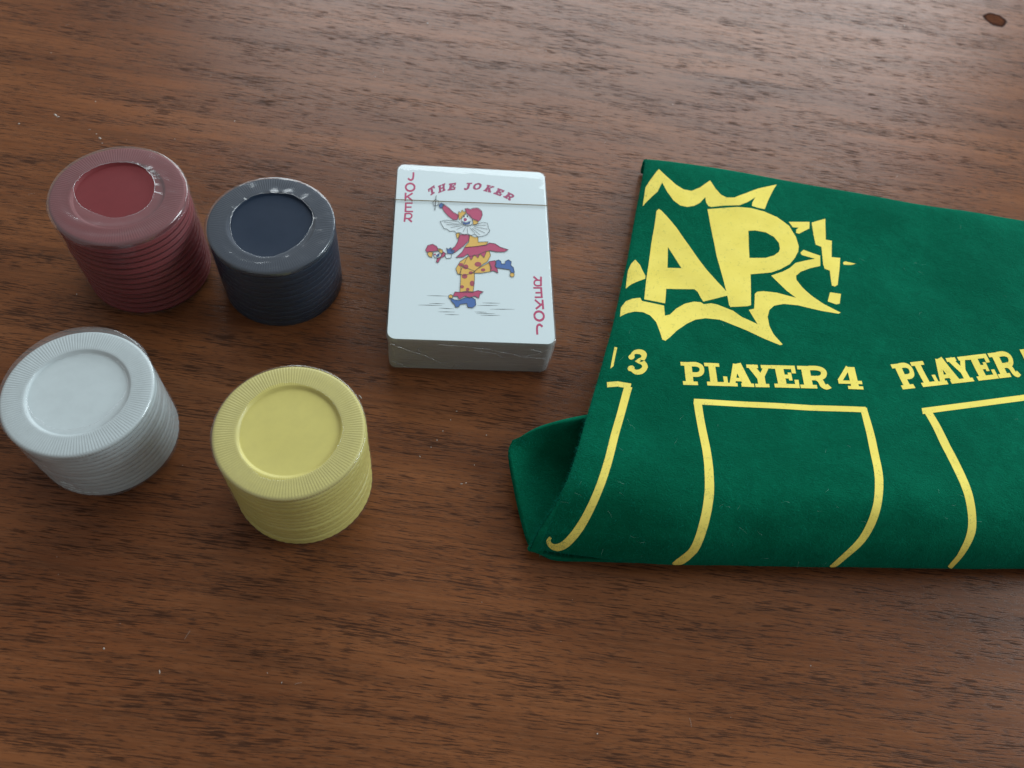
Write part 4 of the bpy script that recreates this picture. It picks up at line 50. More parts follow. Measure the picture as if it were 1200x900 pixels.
CARD_OUTLINES = [[[-4.2,12.11],[-4.67,14.18],[-4.79,14.13],[-4.32,12.05]],[[-4.67,14.14],[-4.34,15.83],[-4.46,15.86],[-4.79,14.17]],[[-4.44,15.78],[-3.86,15.21],[-3.78,15.34],[-4.36,15.91]],[[-3.77,15.24],[-3.2,16.49],[-3.31,16.57],[-3.88,15.32]],[[-3.31,16.48],[-2.84,15.67],[-2.74,15.78],[-3.2,16.58]],[[-2.77,15.65],[-1.85,16.09],[-1.89,16.25],[-2.81,15.8]],[[-1.93,16.19],[-2.27,14.65],[-2.15,14.61],[-1.81,16.15]],[[-2.26,14.68],[-3.28,13.1],[-3.19,13.0],[-2.17,14.58]],[[-3.27,13.12],[-4.29,12.15],[-4.22,12.01],[-3.2,12.98]],[[0.07,12.44],[1.73,12.25],[1.75,12.41],[0.09,12.6]],[[1.69,12.29],[2.08,11.34],[2.19,11.42],[1.8,12.37]],[[2.09,11.43],[1.4,10.26],[1.5,10.17],[2.19,11.33]],[[1.45,10.3],[0.43,10.38],[0.41,10.22],[1.44,10.13]],[[0.48,10.32],[0.14,12.54],[0.02,12.5],[0.36,10.28]],[[-3.31,13.43],[-2.23,14.79],[-2.31,14.91],[-3.4,13.55]],[[-2.28,14.77],[-0.84,14.64],[-0.83,14.8],[-2.26,14.93]],[[-0.89,14.67],[0.14,12.7],[0.25,12.8],[-0.78,14.77]],[[0.13,12.74],[0.36,10.88],[0.48,10.91],[0.26,12.77]],[[0.39,10.96],[-0.58,10.0],[-0.51,9.87],[0.46,10.83]],[[-0.55,10.02],[-2.25,9.91],[-2.25,9.74],[-0.55,9.85]],[[-2.22,9.9],[-3.54,10.71],[-3.59,10.56],[-2.28,9.75]],[[-3.5,10.63],[-3.29,13.49],[-3.42,13.5],[-3.63,10.64]],[[-2.44,17.04],[-1.41,17.34],[-1.43,17.5],[-2.46,17.2]],[[-1.44,17.34],[-0.57,16.94],[-0.53,17.1],[-1.39,17.5]],[[-0.53,16.95],[0.46,17.55],[0.41,17.7],[-0.57,17.1]],[[0.43,17.54],[2.05,17.73],[2.05,17.9],[0.43,17.71]],[[2.01,17.75],[3.28,16.46],[3.36,16.6],[2.09,17.89]],[[3.25,16.51],[3.47,14.7],[3.6,14.73],[3.38,16.55]],[[3.48,14.74],[2.89,12.74],[3.01,12.69],[3.59,14.69]],[[2.91,12.77],[2.1,11.82],[2.18,11.7],[2.99,12.65]],[[2.17,11.83],[-0.23,13.18],[-0.29,13.02],[2.11,11.68]],[[-0.22,13.16],[-1.65,14.95],[-1.74,14.83],[-0.31,13.04]],[[-1.64,14.93],[-2.39,17.16],[-2.51,17.08],[-1.76,14.85]],[[-3.36,11.39],[-1.99,10.96],[-1.95,11.12],[-3.32,11.55]],[[-1.95,10.96],[-0.47,11.73],[-0.51,11.88],[-1.99,11.11]],[[-0.55,11.83],[-0.89,10.54],[-0.77,10.49],[-0.43,11.78]],[[-0.84,10.59],[-2.21,10.21],[-2.19,10.05],[-0.82,10.43]],[[-2.17,10.2],[-2.97,10.67],[-3.02,10.52],[-2.22,10.05]],[[-2.94,10.63],[-3.29,11.51],[-3.4,11.43],[-3.05,10.55]],[[-10.58,10.83],[-8.5,11.57],[-8.53,11.72],[-10.61,10.99]],[[-8.52,11.56],[-4.54,11.23],[-4.53,11.4],[-8.51,11.73]],[[-4.58,11.26],[-3.72,9.97],[-3.63,10.08],[-4.49,11.37]],[[-3.69,9.95],[-1.41,9.35],[-1.38,9.51],[-3.66,10.11]],[[-1.38,9.36],[0.89,10.25],[0.86,10.41],[-1.41,9.51]],[[0.89,10.25],[3.76,11.41],[3.73,11.57],[0.86,10.41]],[[3.73,11.41],[5.16,11.13],[5.18,11.29],[3.75,11.57]],[[5.11,11.19],[5.49,8.97],[5.61,9.02],[5.23,11.23]],[[5.49,8.95],[5.93,7.87],[6.05,7.96],[5.6,9.04]],[[5.94,7.96],[4.79,6.2],[4.88,6.1],[6.04,7.86]],[[4.81,6.22],[3.68,5.63],[3.72,5.48],[4.85,6.07]],[[3.69,5.64],[1.99,5.17],[2.01,5.01],[3.7,5.48]],[[2.04,5.15],[0.91,6.4],[0.83,6.27],[1.95,5.02]],[[0.84,6.4],[-0.29,5.6],[-0.23,5.46],[0.9,6.26]],[[-0.23,5.6],[-1.36,6.26],[-1.42,6.12],[-0.29,5.45]],[[-1.41,6.26],[-2.65,5.6],[-2.61,5.45],[-1.37,6.11]],[[-2.6,5.59],[-3.9,6.61],[-3.97,6.47],[-2.66,5.46]],[[-3.94,6.62],[-5.07,6.33],[-5.05,6.17],[-3.92,6.46]],[[-5.02,6.31],[-5.87,7.21],[-5.95,7.08],[-5.1,6.18]],[[-5.92,7.23],[-7.32,6.92],[-7.31,6.76],[-5.9,7.07]],[[-7.28,6.9],[-8.13,7.8],[-8.21,7.67],[-7.36,6.77]],[[-8.16,7.82],[-9.29,8.11],[-9.32,7.95],[-8.19,7.66]],[[-9.25,8.07],[-9.84,9.37],[-9.94,9.28],[-9.36,7.99]],[[-9.84,9.37],[-10.55,10.95],[-10.65,10.87],[-9.94,9.28]],[[-10.1,17.3],[-9.44,18.65],[-9.54,18.74],[-10.2,17.39]],[[-9.52,18.63],[-7.78,17.06],[-7.71,17.21],[-9.45,18.77]],[[-7.79,17.07],[-6.33,15.27],[-6.24,15.4],[-7.7,17.2]],[[-6.31,15.26],[-4.3,14.11],[-4.25,14.26],[-6.26,15.41]],[[-4.33,14.21],[-5.0,12.06],[-4.88,12.01],[-4.21,14.16]],[[-4.94,12.12],[-6.25,12.03],[-6.25,11.86],[-4.94,11.95]],[[-6.21,12.02],[-7.94,13.55],[-8.01,13.41],[-6.28,11.88]],[[-7.93,13.54],[-9.39,15.56],[-9.48,15.44],[-8.02,13.42]],[[-9.38,15.54],[-10.1,17.39],[-10.21,17.31],[-9.49,15.46]],[[-11.15,17.98],[-10.31,19.19],[-10.41,19.31],[-11.24,18.1]],[[-10.39,19.17],[-9.4,18.48],[-9.34,18.63],[-10.33,19.32]],[[-9.43,18.59],[-10.08,16.86],[-9.97,16.79],[-9.31,18.51]],[[-10.02,16.91],[-10.82,17.0],[-10.84,16.84],[-10.04,16.74]],[[-10.77,16.96],[-11.14,18.07],[-11.26,18.0],[-10.89,16.88]],[[-13.18,19.15],[-12.46,20.43],[-12.56,20.53],[-13.28,19.25]],[[-12.53,20.4],[-11.37,20.02],[-11.34,20.18],[-12.5,20.56]],[[-11.42,20.08],[-11.16,18.71],[-11.04,18.76],[-11.29,20.12]],[[-11.14,18.8],[-11.92,17.82],[-11.84,17.7],[-11.05,18.67]],[[-11.87,17.85],[-12.91,17.93],[-12.92,17.76],[-11.88,17.68]],[[-12.85,17.87],[-13.17,19.23],[-13.29,19.17],[-12.97,17.82]],[[-0.85,5.71],[0.84,4.79],[0.89,4.94],[-0.8,5.86]],[[0.87,4.79],[2.0,5.01],[1.99,5.17],[0.86,4.95]],[[1.93,5.08],[2.04,2.9],[2.16,2.92],[2.06,5.1]],[[2.1,2.83],[5.37,3.18],[5.37,3.34],[2.1,2.99]],[[5.32,3.29],[4.74,1.95],[4.85,1.88],[5.42,3.22]],[[4.78,2.0],[1.41,1.07],[1.43,0.91],[4.8,1.84]],[[1.41,1.07],[-2.5,0.4],[-2.49,0.24],[1.42,0.91]],[[-2.45,0.28],[-1.0,2.67],[-1.1,2.76],[-2.54,0.37]],[[-0.99,2.71],[-0.77,5.78],[-0.89,5.79],[-1.11,2.72]],[[-5.29,5.66],[-4.62,6.51],[-4.71,6.62],[-5.38,5.78]],[[-4.7,6.49],[-3.9,5.96],[-3.84,6.1],[-4.64,6.64]],[[-3.93,6.05],[-4.26,4.72],[-4.14,4.67],[-3.81,6.01]],[[-4.25,4.75],[-4.91,3.84],[-4.82,3.73],[-4.16,4.64]],[[-4.81,3.81],[-5.27,5.75],[-5.39,5.69],[-4.93,3.76]],[[-4.68,2.47],[-4.04,5.71],[-4.16,5.74],[-4.8,2.5]],[[-4.09,5.64],[-2.23,5.91],[-2.24,6.07],[-4.1,5.8]],[[-2.25,5.91],[-0.73,5.57],[-0.7,5.73],[-2.22,6.07]],[[-0.78,5.65],[-1.05,3.31],[-0.93,3.29],[-0.65,5.64]],[[-1.04,3.35],[-2.99,0.78],[-2.9,0.67],[-0.95,3.24]],[[-2.98,0.79],[-5.74,-2.09],[-5.66,-2.21],[-2.91,0.66]],[[-5.66,-2.09],[-6.9,-0.88],[-6.97,-1.01],[-5.74,-2.21]],[[-6.89,-1.0],[-5.52,0.51],[-5.6,0.62],[-6.97,-0.89]],[[-5.51,0.53],[-4.69,2.45],[-4.8,2.52],[-5.62,0.6]],[[-8.36,-0.32],[-7.63,-0.77],[-7.57,-0.63],[-8.3,-0.18]],[[-7.56,-0.76],[-6.91,-0.01],[-6.99,0.11],[-7.64,-0.64]],[[-7.0,0.0],[-6.43,-0.96],[-6.33,-0.86],[-6.9,0.1]],[[-6.39,-0.99],[-5.56,-1.22],[-5.53,-1.07],[-6.36,-0.84]],[[-5.6,-1.11],[-6.14,-2.42],[-6.03,-2.49],[-5.49,-1.18]],[[-6.09,-2.38],[-7.91,-2.63],[-7.9,-2.78],[-6.08,-2.53]],[[-7.85,-2.69],[-8.27,-0.23],[-8.39,-0.27],[-7.96,-2.73]],[[-8.82,-3.12],[-7.89,-2.64],[-7.93,-2.49],[-8.86,-2.97]],[[-7.92,-2.64],[-6.53,-2.84],[-6.51,-2.69],[-7.9,-2.49]],[[-6.58,-2.75],[-6.84,-4.32],[-6.72,-4.35],[-6.46,-2.78]],[[-6.79,-4.26],[-8.27,-4.55],[-8.25,-4.71],[-6.77,-4.41]],[[-8.21,-4.6],[-8.78,-3.01],[-8.89,-3.08],[-8.32,-4.66]],[[-15.04,-1.61],[-14.38,0.42],[-14.49,0.48],[-15.15,-1.55]],[[-14.42,0.38],[-12.77,1.05],[-12.81,1.2],[-14.45,0.53]],[[-12.82,1.06],[-11.53,0.21],[-11.47,0.35],[-12.76,1.2]],[[-11.55,0.23],[-11.09,-0.67],[-10.99,-0.58],[-11.45,0.32]],[[-11.07,-0.69],[-10.28,-1.35],[-10.21,-1.22],[-11.0,-0.56]],[[-10.26,-1.21],[-12.18,-1.75],[-12.16,-1.9],[-10.24,-1.36]],[[-12.18,-1.75],[-14.64,-2.32],[-14.62,-2.48],[-12.16,-1.91]],[[-14.58,-2.35],[-15.04,-1.53],[-15.14,-1.63],[-14.68,-2.45]],[[-14.46,-3.01],[-13.77,-2.05],[-13.86,-1.95],[-14.55,-2.91]],[[-13.83,-2.07],[-12.67,-2.36],[-12.64,-2.21],[-13.8,-1.92]],[[-12.71,-2.27],[-12.99,-4.54],[-12.87,-4.56],[-12.59,-2.29]],[[-12.9,-4.48],[-13.9,-3.98],[-13.95,-4.12],[-12.95,-4.62]],[[-13.88,-4.0],[-14.45,-2.91],[-14.55,-3.0],[-13.98,-4.09]],[[-11.23,-1.0],[-10.36,-0.66],[-10.39,-0.51],[-11.27,-0.85]],[[-10.4,-0.65],[-9.51,-1.31],[-9.44,-1.17],[-10.34,-0.52]],[[-9.54,-1.24],[-9.62,-2.8],[-9.5,-2.81],[-9.42,-1.24]],[[-9.53,-2.74],[-10.53,-2.09],[-10.59,-2.23],[-9.59,-2.87]],[[-10.51,-2.11],[-11.2,-0.88],[-11.3,-0.97],[-10.61,-2.2]],[[-12.64,-2.5],[-10.67,-1.96],[-10.69,-1.8],[-12.66,-2.35]],[[-10.72,-1.93],[-9.82,-3.22],[-9.73,-3.12],[-10.63,-1.83]],[[-9.82,-3.13],[-10.51,-4.36],[-10.41,-4.45],[-9.72,-3.21]],[[-10.46,-4.33],[-12.05,-4.42],[-12.05,-4.58],[-10.46,-4.48]],[[-12.0,-4.47],[-12.59,-2.4],[-12.71,-2.45],[-12.11,-4.53]],[[-11.6,-3.69],[-10.52,-2.64],[-10.59,-2.52],[-11.67,-3.57]],[[-10.61,-2.58],[-10.7,-3.85],[-10.58,-3.86],[-10.49,-2.59]],[[-10.66,-3.78],[-11.31,-4.1],[-11.27,-4.25],[-10.62,-3.93]],[[-11.24,-4.13],[-11.59,-3.58],[-11.68,-3.68],[-11.34,-4.22]],[[-9.72,-2.99],[-9.3,-1.83],[-9.41,-1.77],[-9.83,-2.93]],[[-9.39,-1.87],[-8.49,-2.66],[-8.42,-2.53],[-9.32,-1.74]],[[-8.51,-2.56],[-9.04,-3.79],[-8.94,-3.86],[-8.41,-2.63]],[[-9.02,-3.76],[-10.1,-4.46],[-10.05,-4.59],[-8.96,-3.9]],[[-10.13,-4.49],[-10.97,-6.49],[-10.86,-6.56],[-10.02,-4.56]],[[-10.89,-6.46],[-11.55,-6.08],[-11.6,-6.22],[-10.94,-6.6]],[[-11.52,-6.17],[-11.11,-4.75],[-11.23,-4.7],[-11.63,-6.12]],[[-11.15,-4.8],[-10.06,-4.17],[-10.11,-4.03],[-11.19,-4.66]],[[-10.03,-4.13],[-9.72,-2.98],[-9.83,-2.93],[-10.14,-4.08]],[[0.32,-10.1],[1.98,-8.15],[1.9,-8.04],[0.24,-10.0]],[[1.97,-8.16],[5.58,-5.51],[5.52,-5.38],[1.91,-8.03]],[[5.5,-5.48],[6.3,-7.53],[6.41,-7.46],[5.61,-5.41]],[[6.3,-7.47],[5.84,-9.17],[5.95,-9.21],[6.42,-7.52]],[[5.89,-9.11],[3.02,-9.82],[3.04,-9.97],[5.9,-9.26]],[[3.03,-9.82],[0.28,-9.97],[0.28,-10.13],[3.03,-9.97]],[[-3.58,-7.43],[0.81,-9.26],[0.86,-9.12],[-3.54,-7.29]],[[0.77,-9.2],[0.77,-12.63],[0.89,-12.62],[0.89,-9.19]],[[0.77,-12.62],[0.32,-17.77],[0.44,-17.78],[0.89,-12.63]],[[0.39,-17.7],[-3.81,-17.71],[-3.82,-17.86],[0.38,-17.85]],[[-3.76,-17.79],[-3.57,-13.54],[-3.69,-13.54],[-3.88,-17.79]],[[-3.57,-13.54],[-3.5,-7.36],[-3.62,-7.36],[-3.69,-13.54]],[[-1.36,-3.46],[1.97,-2.55],[1.95,-2.4],[-1.38,-3.3]],[[1.99,-2.55],[4.51,-0.9],[4.46,-0.76],[1.94,-2.41]],[[4.48,-0.91],[5.77,-0.83],[5.77,-0.67],[4.49,-0.75]],[[5.71,-0.77],[6.03,-2.61],[6.15,-2.57],[5.83,-0.73]],[[6.03,-2.55],[4.95,-5.09],[5.05,-5.16],[6.14,-2.62]],[[4.97,-5.06],[3.57,-6.19],[3.63,-6.32],[5.03,-5.19]],[[3.57,-6.2],[0.25,-9.86],[0.32,-9.97],[3.64,-6.31]],[[0.27,-9.84],[-2.46,-11.02],[-2.43,-11.16],[0.3,-9.98]],[[-2.43,-11.02],[-4.62,-10.52],[-4.64,-10.67],[-2.46,-11.17]],[[-4.57,-10.57],[-5.14,-8.47],[-5.25,-8.52],[-4.69,-10.62]],[[-5.14,-8.53],[-3.8,-5.67],[-3.9,-5.6],[-5.25,-8.46]],[[-3.81,-5.7],[-1.34,-3.44],[-1.41,-3.32],[-3.88,-5.57]],[[-2.38,0.25],[1.42,0.91],[1.41,1.07],[-2.39,0.41]],[[1.42,0.91],[4.8,1.7],[4.78,1.85],[1.41,1.07]],[[4.83,1.72],[5.69,2.71],[5.61,2.82],[4.75,1.83]],[[5.64,2.69],[7.61,2.45],[7.63,2.61],[5.66,2.85]],[[7.58,2.46],[9.25,1.11],[9.32,1.25],[7.65,2.59]],[[9.27,1.11],[11.96,0.19],[12.0,0.34],[9.31,1.26]],[[11.95,0.33],[10.63,-0.68],[10.69,-0.81],[12.01,0.2]],[[10.66,-0.67],[8.13,-0.82],[8.13,-0.98],[10.66,-0.83]],[[8.14,-0.82],[5.9,-0.38],[5.88,-0.54],[8.11,-0.98]],[[5.88,-0.38],[4.75,-0.81],[4.78,-0.96],[5.9,-0.54]],[[4.71,-0.86],[3.85,-3.54],[3.96,-3.59],[4.82,-0.91]],[[3.95,-3.51],[2.68,-2.02],[2.59,-2.14],[3.86,-3.62]],[[2.58,-2.05],[1.9,-3.79],[2.01,-3.85],[2.69,-2.11]],[[2.0,-3.76],[0.78,-2.49],[0.7,-2.61],[1.92,-3.88]],[[0.68,-2.51],[-0.32,-4.76],[-0.21,-4.83],[0.79,-2.58]],[[-0.21,-4.76],[-1.32,-2.28],[-1.43,-2.36],[-0.32,-4.84]],[[-1.41,-2.26],[-2.79,-3.61],[-2.72,-3.73],[-1.34,-2.38]],[[-2.76,-3.6],[-5.24,-4.02],[-5.23,-4.18],[-2.75,-3.75]],[[-5.2,-4.16],[-3.28,-1.78],[-3.36,-1.67],[-5.28,-4.05]],[[-3.27,-1.76],[-2.33,0.29],[-2.44,0.37],[-3.37,-1.69]],[[5.4,-5.18],[7.52,-4.56],[7.5,-4.41],[5.38,-5.03]],[[7.45,-4.52],[7.82,-5.69],[7.94,-5.63],[7.57,-4.45]],[[7.83,-5.62],[7.31,-6.7],[7.42,-6.78],[7.93,-5.7]],[[7.32,-6.8],[8.08,-7.8],[8.17,-7.69],[7.41,-6.69]],[[8.07,-7.76],[8.37,-9.62],[8.48,-9.58],[8.18,-7.72]],[[8.45,-9.53],[6.92,-8.65],[6.87,-8.79],[8.4,-9.67]],[[6.88,-8.64],[6.05,-8.97],[6.08,-9.11],[6.91,-8.79]],[[6.12,-9.02],[5.87,-6.81],[5.75,-6.84],[6.0,-9.06]],[[5.87,-6.8],[5.45,-5.07],[5.33,-5.13],[5.75,-6.86]],[[7.66,-5.69],[7.85,-4.62],[7.73,-4.6],[7.54,-5.66]],[[7.81,-4.68],[8.65,-4.21],[8.61,-4.07],[7.77,-4.54]],[[8.6,-4.21],[9.37,-4.8],[9.44,-4.66],[8.67,-4.07]],[[9.34,-4.75],[9.54,-5.8],[9.66,-5.75],[9.46,-4.71]],[[9.6,-5.85],[10.72,-5.79],[10.72,-5.63],[9.61,-5.7]],[[10.78,-5.72],[10.91,-4.65],[10.79,-4.64],[10.66,-5.7]],[[10.88,-4.71],[11.9,-4.02],[11.85,-3.88],[10.83,-4.58]],[[11.84,-4.02],[12.83,-4.81],[12.9,-4.67],[11.91,-3.88]],[[12.8,-4.73],[12.54,-6.15],[12.66,-6.17],[12.92,-4.75]],[[12.56,-6.22],[13.43,-7.15],[13.51,-7.03],[12.65,-6.1]],[[13.41,-7.11],[13.69,-9.19],[13.81,-9.15],[13.53,-7.08]],[[13.74,-9.09],[12.68,-9.29],[12.69,-9.44],[13.75,-9.24]],[[12.74,-9.33],[12.22,-7.97],[12.11,-8.04],[12.63,-9.4]],[[12.18,-7.93],[9.13,-7.54],[9.11,-7.69],[12.16,-8.08]],[[9.14,-7.54],[7.75,-7.34],[7.73,-7.49],[9.11,-7.69]],[[7.8,-7.4],[7.66,-5.66],[7.54,-5.69],[7.68,-7.43]],[[13.61,-9.99],[13.53,-10.38],[13.64,-10.41],[13.73,-10.02]],[[13.54,-10.35],[13.33,-10.68],[13.42,-10.77],[13.63,-10.44]],[[13.35,-10.65],[13.06,-10.84],[13.11,-10.98],[13.4,-10.79]],[[13.09,-10.83],[12.77,-10.85],[12.76,-11.0],[13.08,-10.99]],[[12.79,-10.86],[12.51,-10.7],[12.45,-10.84],[12.74,-11.0]],[[12.53,-10.72],[12.34,-10.42],[12.24,-10.52],[12.43,-10.82]],[[12.35,-10.45],[12.29,-10.06],[12.17,-10.1],[12.23,-10.49]],[[12.29,-10.1],[12.37,-9.7],[12.25,-9.67],[12.17,-10.07]],[[12.35,-9.73],[12.56,-9.41],[12.47,-9.32],[12.26,-9.64]],[[12.54,-9.43],[12.83,-9.24],[12.79,-9.11],[12.49,-9.3]],[[12.81,-9.25],[13.13,-9.23],[13.13,-9.08],[12.81,-9.1]],[[13.1,-9.23],[13.39,-9.38],[13.44,-9.24],[13.16,-9.08]],[[13.37,-9.36],[13.56,-9.67],[13.66,-9.57],[13.46,-9.26]],[[13.55,-9.64],[13.61,-10.02],[13.73,-9.98],[13.67,-9.6]],[[-6.93,-20.13],[-5.64,-20.92],[-5.58,-20.79],[-6.87,-20.0]],[[-5.62,-20.93],[-4.01,-21.11],[-4.0,-20.97],[-5.6,-20.79]],[[-3.98,-21.11],[-2.12,-19.96],[-2.17,-19.83],[-4.03,-20.98]],[[-2.13,-19.97],[-0.26,-19.61],[-0.27,-19.46],[-2.15,-19.82]],[[-0.29,-19.6],[1.05,-20.52],[1.11,-20.4],[-0.23,-19.47]],[[1.02,-20.47],[1.17,-22.63],[1.29,-22.61],[1.14,-20.45]],[[1.19,-22.57],[0.13,-23.66],[0.2,-23.77],[1.27,-22.68]],[[0.17,-23.65],[-1.32,-23.46],[-1.34,-23.6],[0.15,-23.79]],[[-1.27,-23.51],[-1.6,-22.09],[-1.71,-22.13],[-1.39,-23.55]],[[-1.66,-22.04],[-3.68,-22.46],[-3.67,-22.61],[-1.65,-22.18]],[[-3.73,-22.5],[-4.15,-23.5],[-4.04,-23.56],[-3.62,-22.57]],[[-4.1,-23.46],[-5.06,-23.7],[-5.04,-23.84],[-4.08,-23.6]],[[-4.99,-23.74],[-5.43,-22.59],[-5.54,-22.65],[-5.1,-23.81]],[[-5.44,-22.57],[-6.36,-21.5],[-6.44,-21.61],[-5.53,-22.68]],[[-6.35,-21.53],[-6.85,-20.04],[-6.95,-20.1],[-6.45,-21.58]],[[-6.0,-19.59],[-5.32,-17.83],[-5.43,-17.77],[-6.1,-19.53]],[[-5.38,-17.87],[-3.77,-17.93],[-3.76,-17.78],[-5.37,-17.73]],[[-3.75,-17.92],[-1.76,-17.42],[-1.78,-17.28],[-3.77,-17.78]],[[-1.78,-17.42],[0.38,-17.58],[0.39,-17.43],[-1.77,-17.28]],[[0.4,-17.58],[1.91,-16.96],[1.88,-16.82],[0.37,-17.44]],[[1.88,-16.96],[3.61,-17.41],[3.64,-17.27],[1.91,-16.82]],[[3.6,-17.28],[2.51,-18.13],[2.57,-18.26],[3.66,-17.4]],[[2.48,-18.18],[2.1,-19.93],[2.21,-19.96],[2.6,-18.21]],[[2.18,-19.88],[0.84,-19.02],[0.78,-19.15],[2.12,-20.01]],[[0.79,-19.02],[-0.72,-19.89],[-0.67,-20.02],[0.83,-19.15]],[[-0.67,-19.89],[-2.12,-19.16],[-2.17,-19.3],[-0.72,-20.02]],[[-2.17,-19.17],[-4.04,-20.59],[-3.98,-20.71],[-2.11,-19.29]],[[-3.96,-20.61],[-4.5,-19.45],[-4.61,-19.52],[-4.06,-20.68]],[[-4.55,-19.41],[-6.05,-19.49],[-6.05,-19.63],[-4.55,-19.56]],[[-6.11,-19.68],[-6.17,-20.03],[-6.05,-20.05],[-5.99,-19.71]],[[-6.16,-20.0],[-6.33,-20.28],[-6.24,-20.37],[-6.06,-20.08]],[[-6.31,-20.26],[-6.56,-20.43],[-6.51,-20.55],[-6.26,-20.39]],[[-6.54,-20.42],[-6.82,-20.43],[-6.82,-20.58],[-6.54,-20.56]],[[-6.8,-20.44],[-7.06,-20.3],[-7.11,-20.43],[-6.85,-20.57]],[[-7.04,-20.32],[-7.22,-20.05],[-7.31,-20.15],[-7.13,-20.41]],[[-7.21,-20.08],[-7.27,-19.74],[-7.39,-19.78],[-7.32,-20.12]],[[-7.27,-19.77],[-7.21,-19.42],[-7.33,-19.4],[-7.39,-19.75]],[[-7.23,-19.45],[-7.05,-19.17],[-7.14,-19.08],[-7.32,-19.37]],[[-7.07,-19.19],[-6.82,-19.02],[-6.87,-18.9],[-7.12,-19.06]],[[-6.84,-19.03],[-6.56,-19.02],[-6.56,-18.87],[-6.84,-18.89]],[[-6.58,-19.01],[-6.32,-19.15],[-6.27,-19.02],[-6.53,-18.88]],[[-6.34,-19.13],[-6.16,-19.4],[-6.07,-19.31],[-6.25,-19.04]],[[-6.17,-19.37],[-6.11,-19.71],[-5.99,-19.67],[-6.06,-19.33]],[[-4.36,10.21],[-9.35,10.92],[-9.36,10.77],[-4.38,10.06]],[[-4.07,9.87],[-8.48,9.79],[-8.49,9.64],[-4.07,9.72]],[[-3.58,9.52],[-7.07,8.62],[-7.05,8.47],[-3.56,9.38]],[[-2.9,9.27],[-5.1,7.78],[-5.05,7.65],[-2.85,9.14]],[[-2.19,8.97],[-3.03,6.85],[-2.93,6.79],[-2.09,8.91]],[[-1.64,8.79],[-1.45,6.33],[-1.34,6.35],[-1.53,8.81]],[[-0.83,8.84],[0.83,6.58],[0.91,6.68],[-0.75,8.95]],[[-0.19,8.65],[2.64,5.95],[2.71,6.07],[-0.12,8.78]],[[0.42,8.91],[4.36,6.78],[4.41,6.92],[0.47,9.05]],[[0.69,9.43],[5.13,8.53],[5.16,8.67],[0.72,9.58]],[[0.53,9.93],[4.65,10.2],[4.65,10.35],[0.53,10.08]],[[-12.27,22.37],[-12.57,15.67],[-12.35,15.66],[-12.04,22.36]],[[-1.42,-3.35],[-2.95,-7.3],[-4.13,-10.82],[-4.03,-10.87],[-2.85,-7.35],[-1.32,-3.41]]]
CARD_GROUND = [[[-14.15,-19.6],[-10.96,-19.63],[-7.76,-19.48],[-7.76,-19.42],[-10.96,-19.4],[-14.15,-19.55]],[[-16.68,-23.33],[-12.99,-23.33],[-9.3,-23.16],[-9.3,-23.11],[-12.99,-23.1],[-16.68,-23.27]],[[-13.27,-22.57],[-10.9,-22.61],[-8.51,-22.47],[-8.51,-22.42],[-10.9,-22.38],[-13.27,-22.52]],[[-10.33,-24.19],[-7.96,-24.32],[-5.57,-24.28],[-5.57,-24.23],[-7.95,-24.09],[-10.33,-24.13]],[[-10.57,-25.62],[-7.93,-25.61],[-5.3,-25.43],[-5.3,-25.38],[-7.94,-25.39],[-10.57,-25.57]],[[-8.44,-26.55],[-6.21,-26.59],[-3.97,-26.47],[-3.97,-26.41],[-6.21,-26.37],[-8.44,-26.5]],[[3.22,-21.57],[6.04,-21.58],[8.87,-21.42],[8.87,-21.37],[6.04,-21.35],[3.22,-21.51]],[[1.61,-22.63],[4.95,-22.56],[8.31,-22.3],[8.31,-22.25],[4.95,-22.33],[1.61,-22.58]],[[5.61,-23.87],[9.49,-23.78],[13.4,-23.5],[13.4,-23.45],[9.5,-23.55],[5.61,-23.82]],[[0.8,-25.14],[2.66,-25.21],[4.52,-25.1],[4.53,-25.04],[2.66,-24.98],[0.8,-25.09]],[[1.33,-25.77],[4.25,-25.72],[7.19,-25.49],[7.19,-25.44],[4.26,-25.49],[1.33,-25.71]],[[2.65,-26.35],[5.71,-26.29],[8.78,-26.06],[8.78,-26.01],[5.71,-26.07],[2.65,-26.3]]]
FLAP_NET = [[[3.4,104.88,8.0],[12.5,110.11,11.0],[26.19,115.49,13.0],[42.31,121.32,12.0],[79.99,131.31,10.0]],[[3.17,101.02,7.0],[13.66,106.84,6.5],[27.81,113.6,6.0],[44.23,120.05,5.0],[82.36,130.1,4.0]],[[6.57,92.27,6.5],[16.88,97.77,3.0],[30.59,104.26,1.8],[46.01,109.21,1.8],[83.33,117.7,1.8]],[[10.6,82.97,5.2],[19.56,86.16,2.0],[32.46,89.1,1.7],[47.52,92.4,1.7],[83.52,100.29,1.7]],[[14.14,76.23,3.8],[21.73,78.48,2.0],[33.52,80.31,1.8],[48.32,82.96,1.8],[83.57,90.0,1.8]],[[17.32,74.0,3.0],[23.42,74.1,3.2],[33.86,76.14,2.6],[48.59,78.77,2.2],[83.45,85.66,2.2]]]
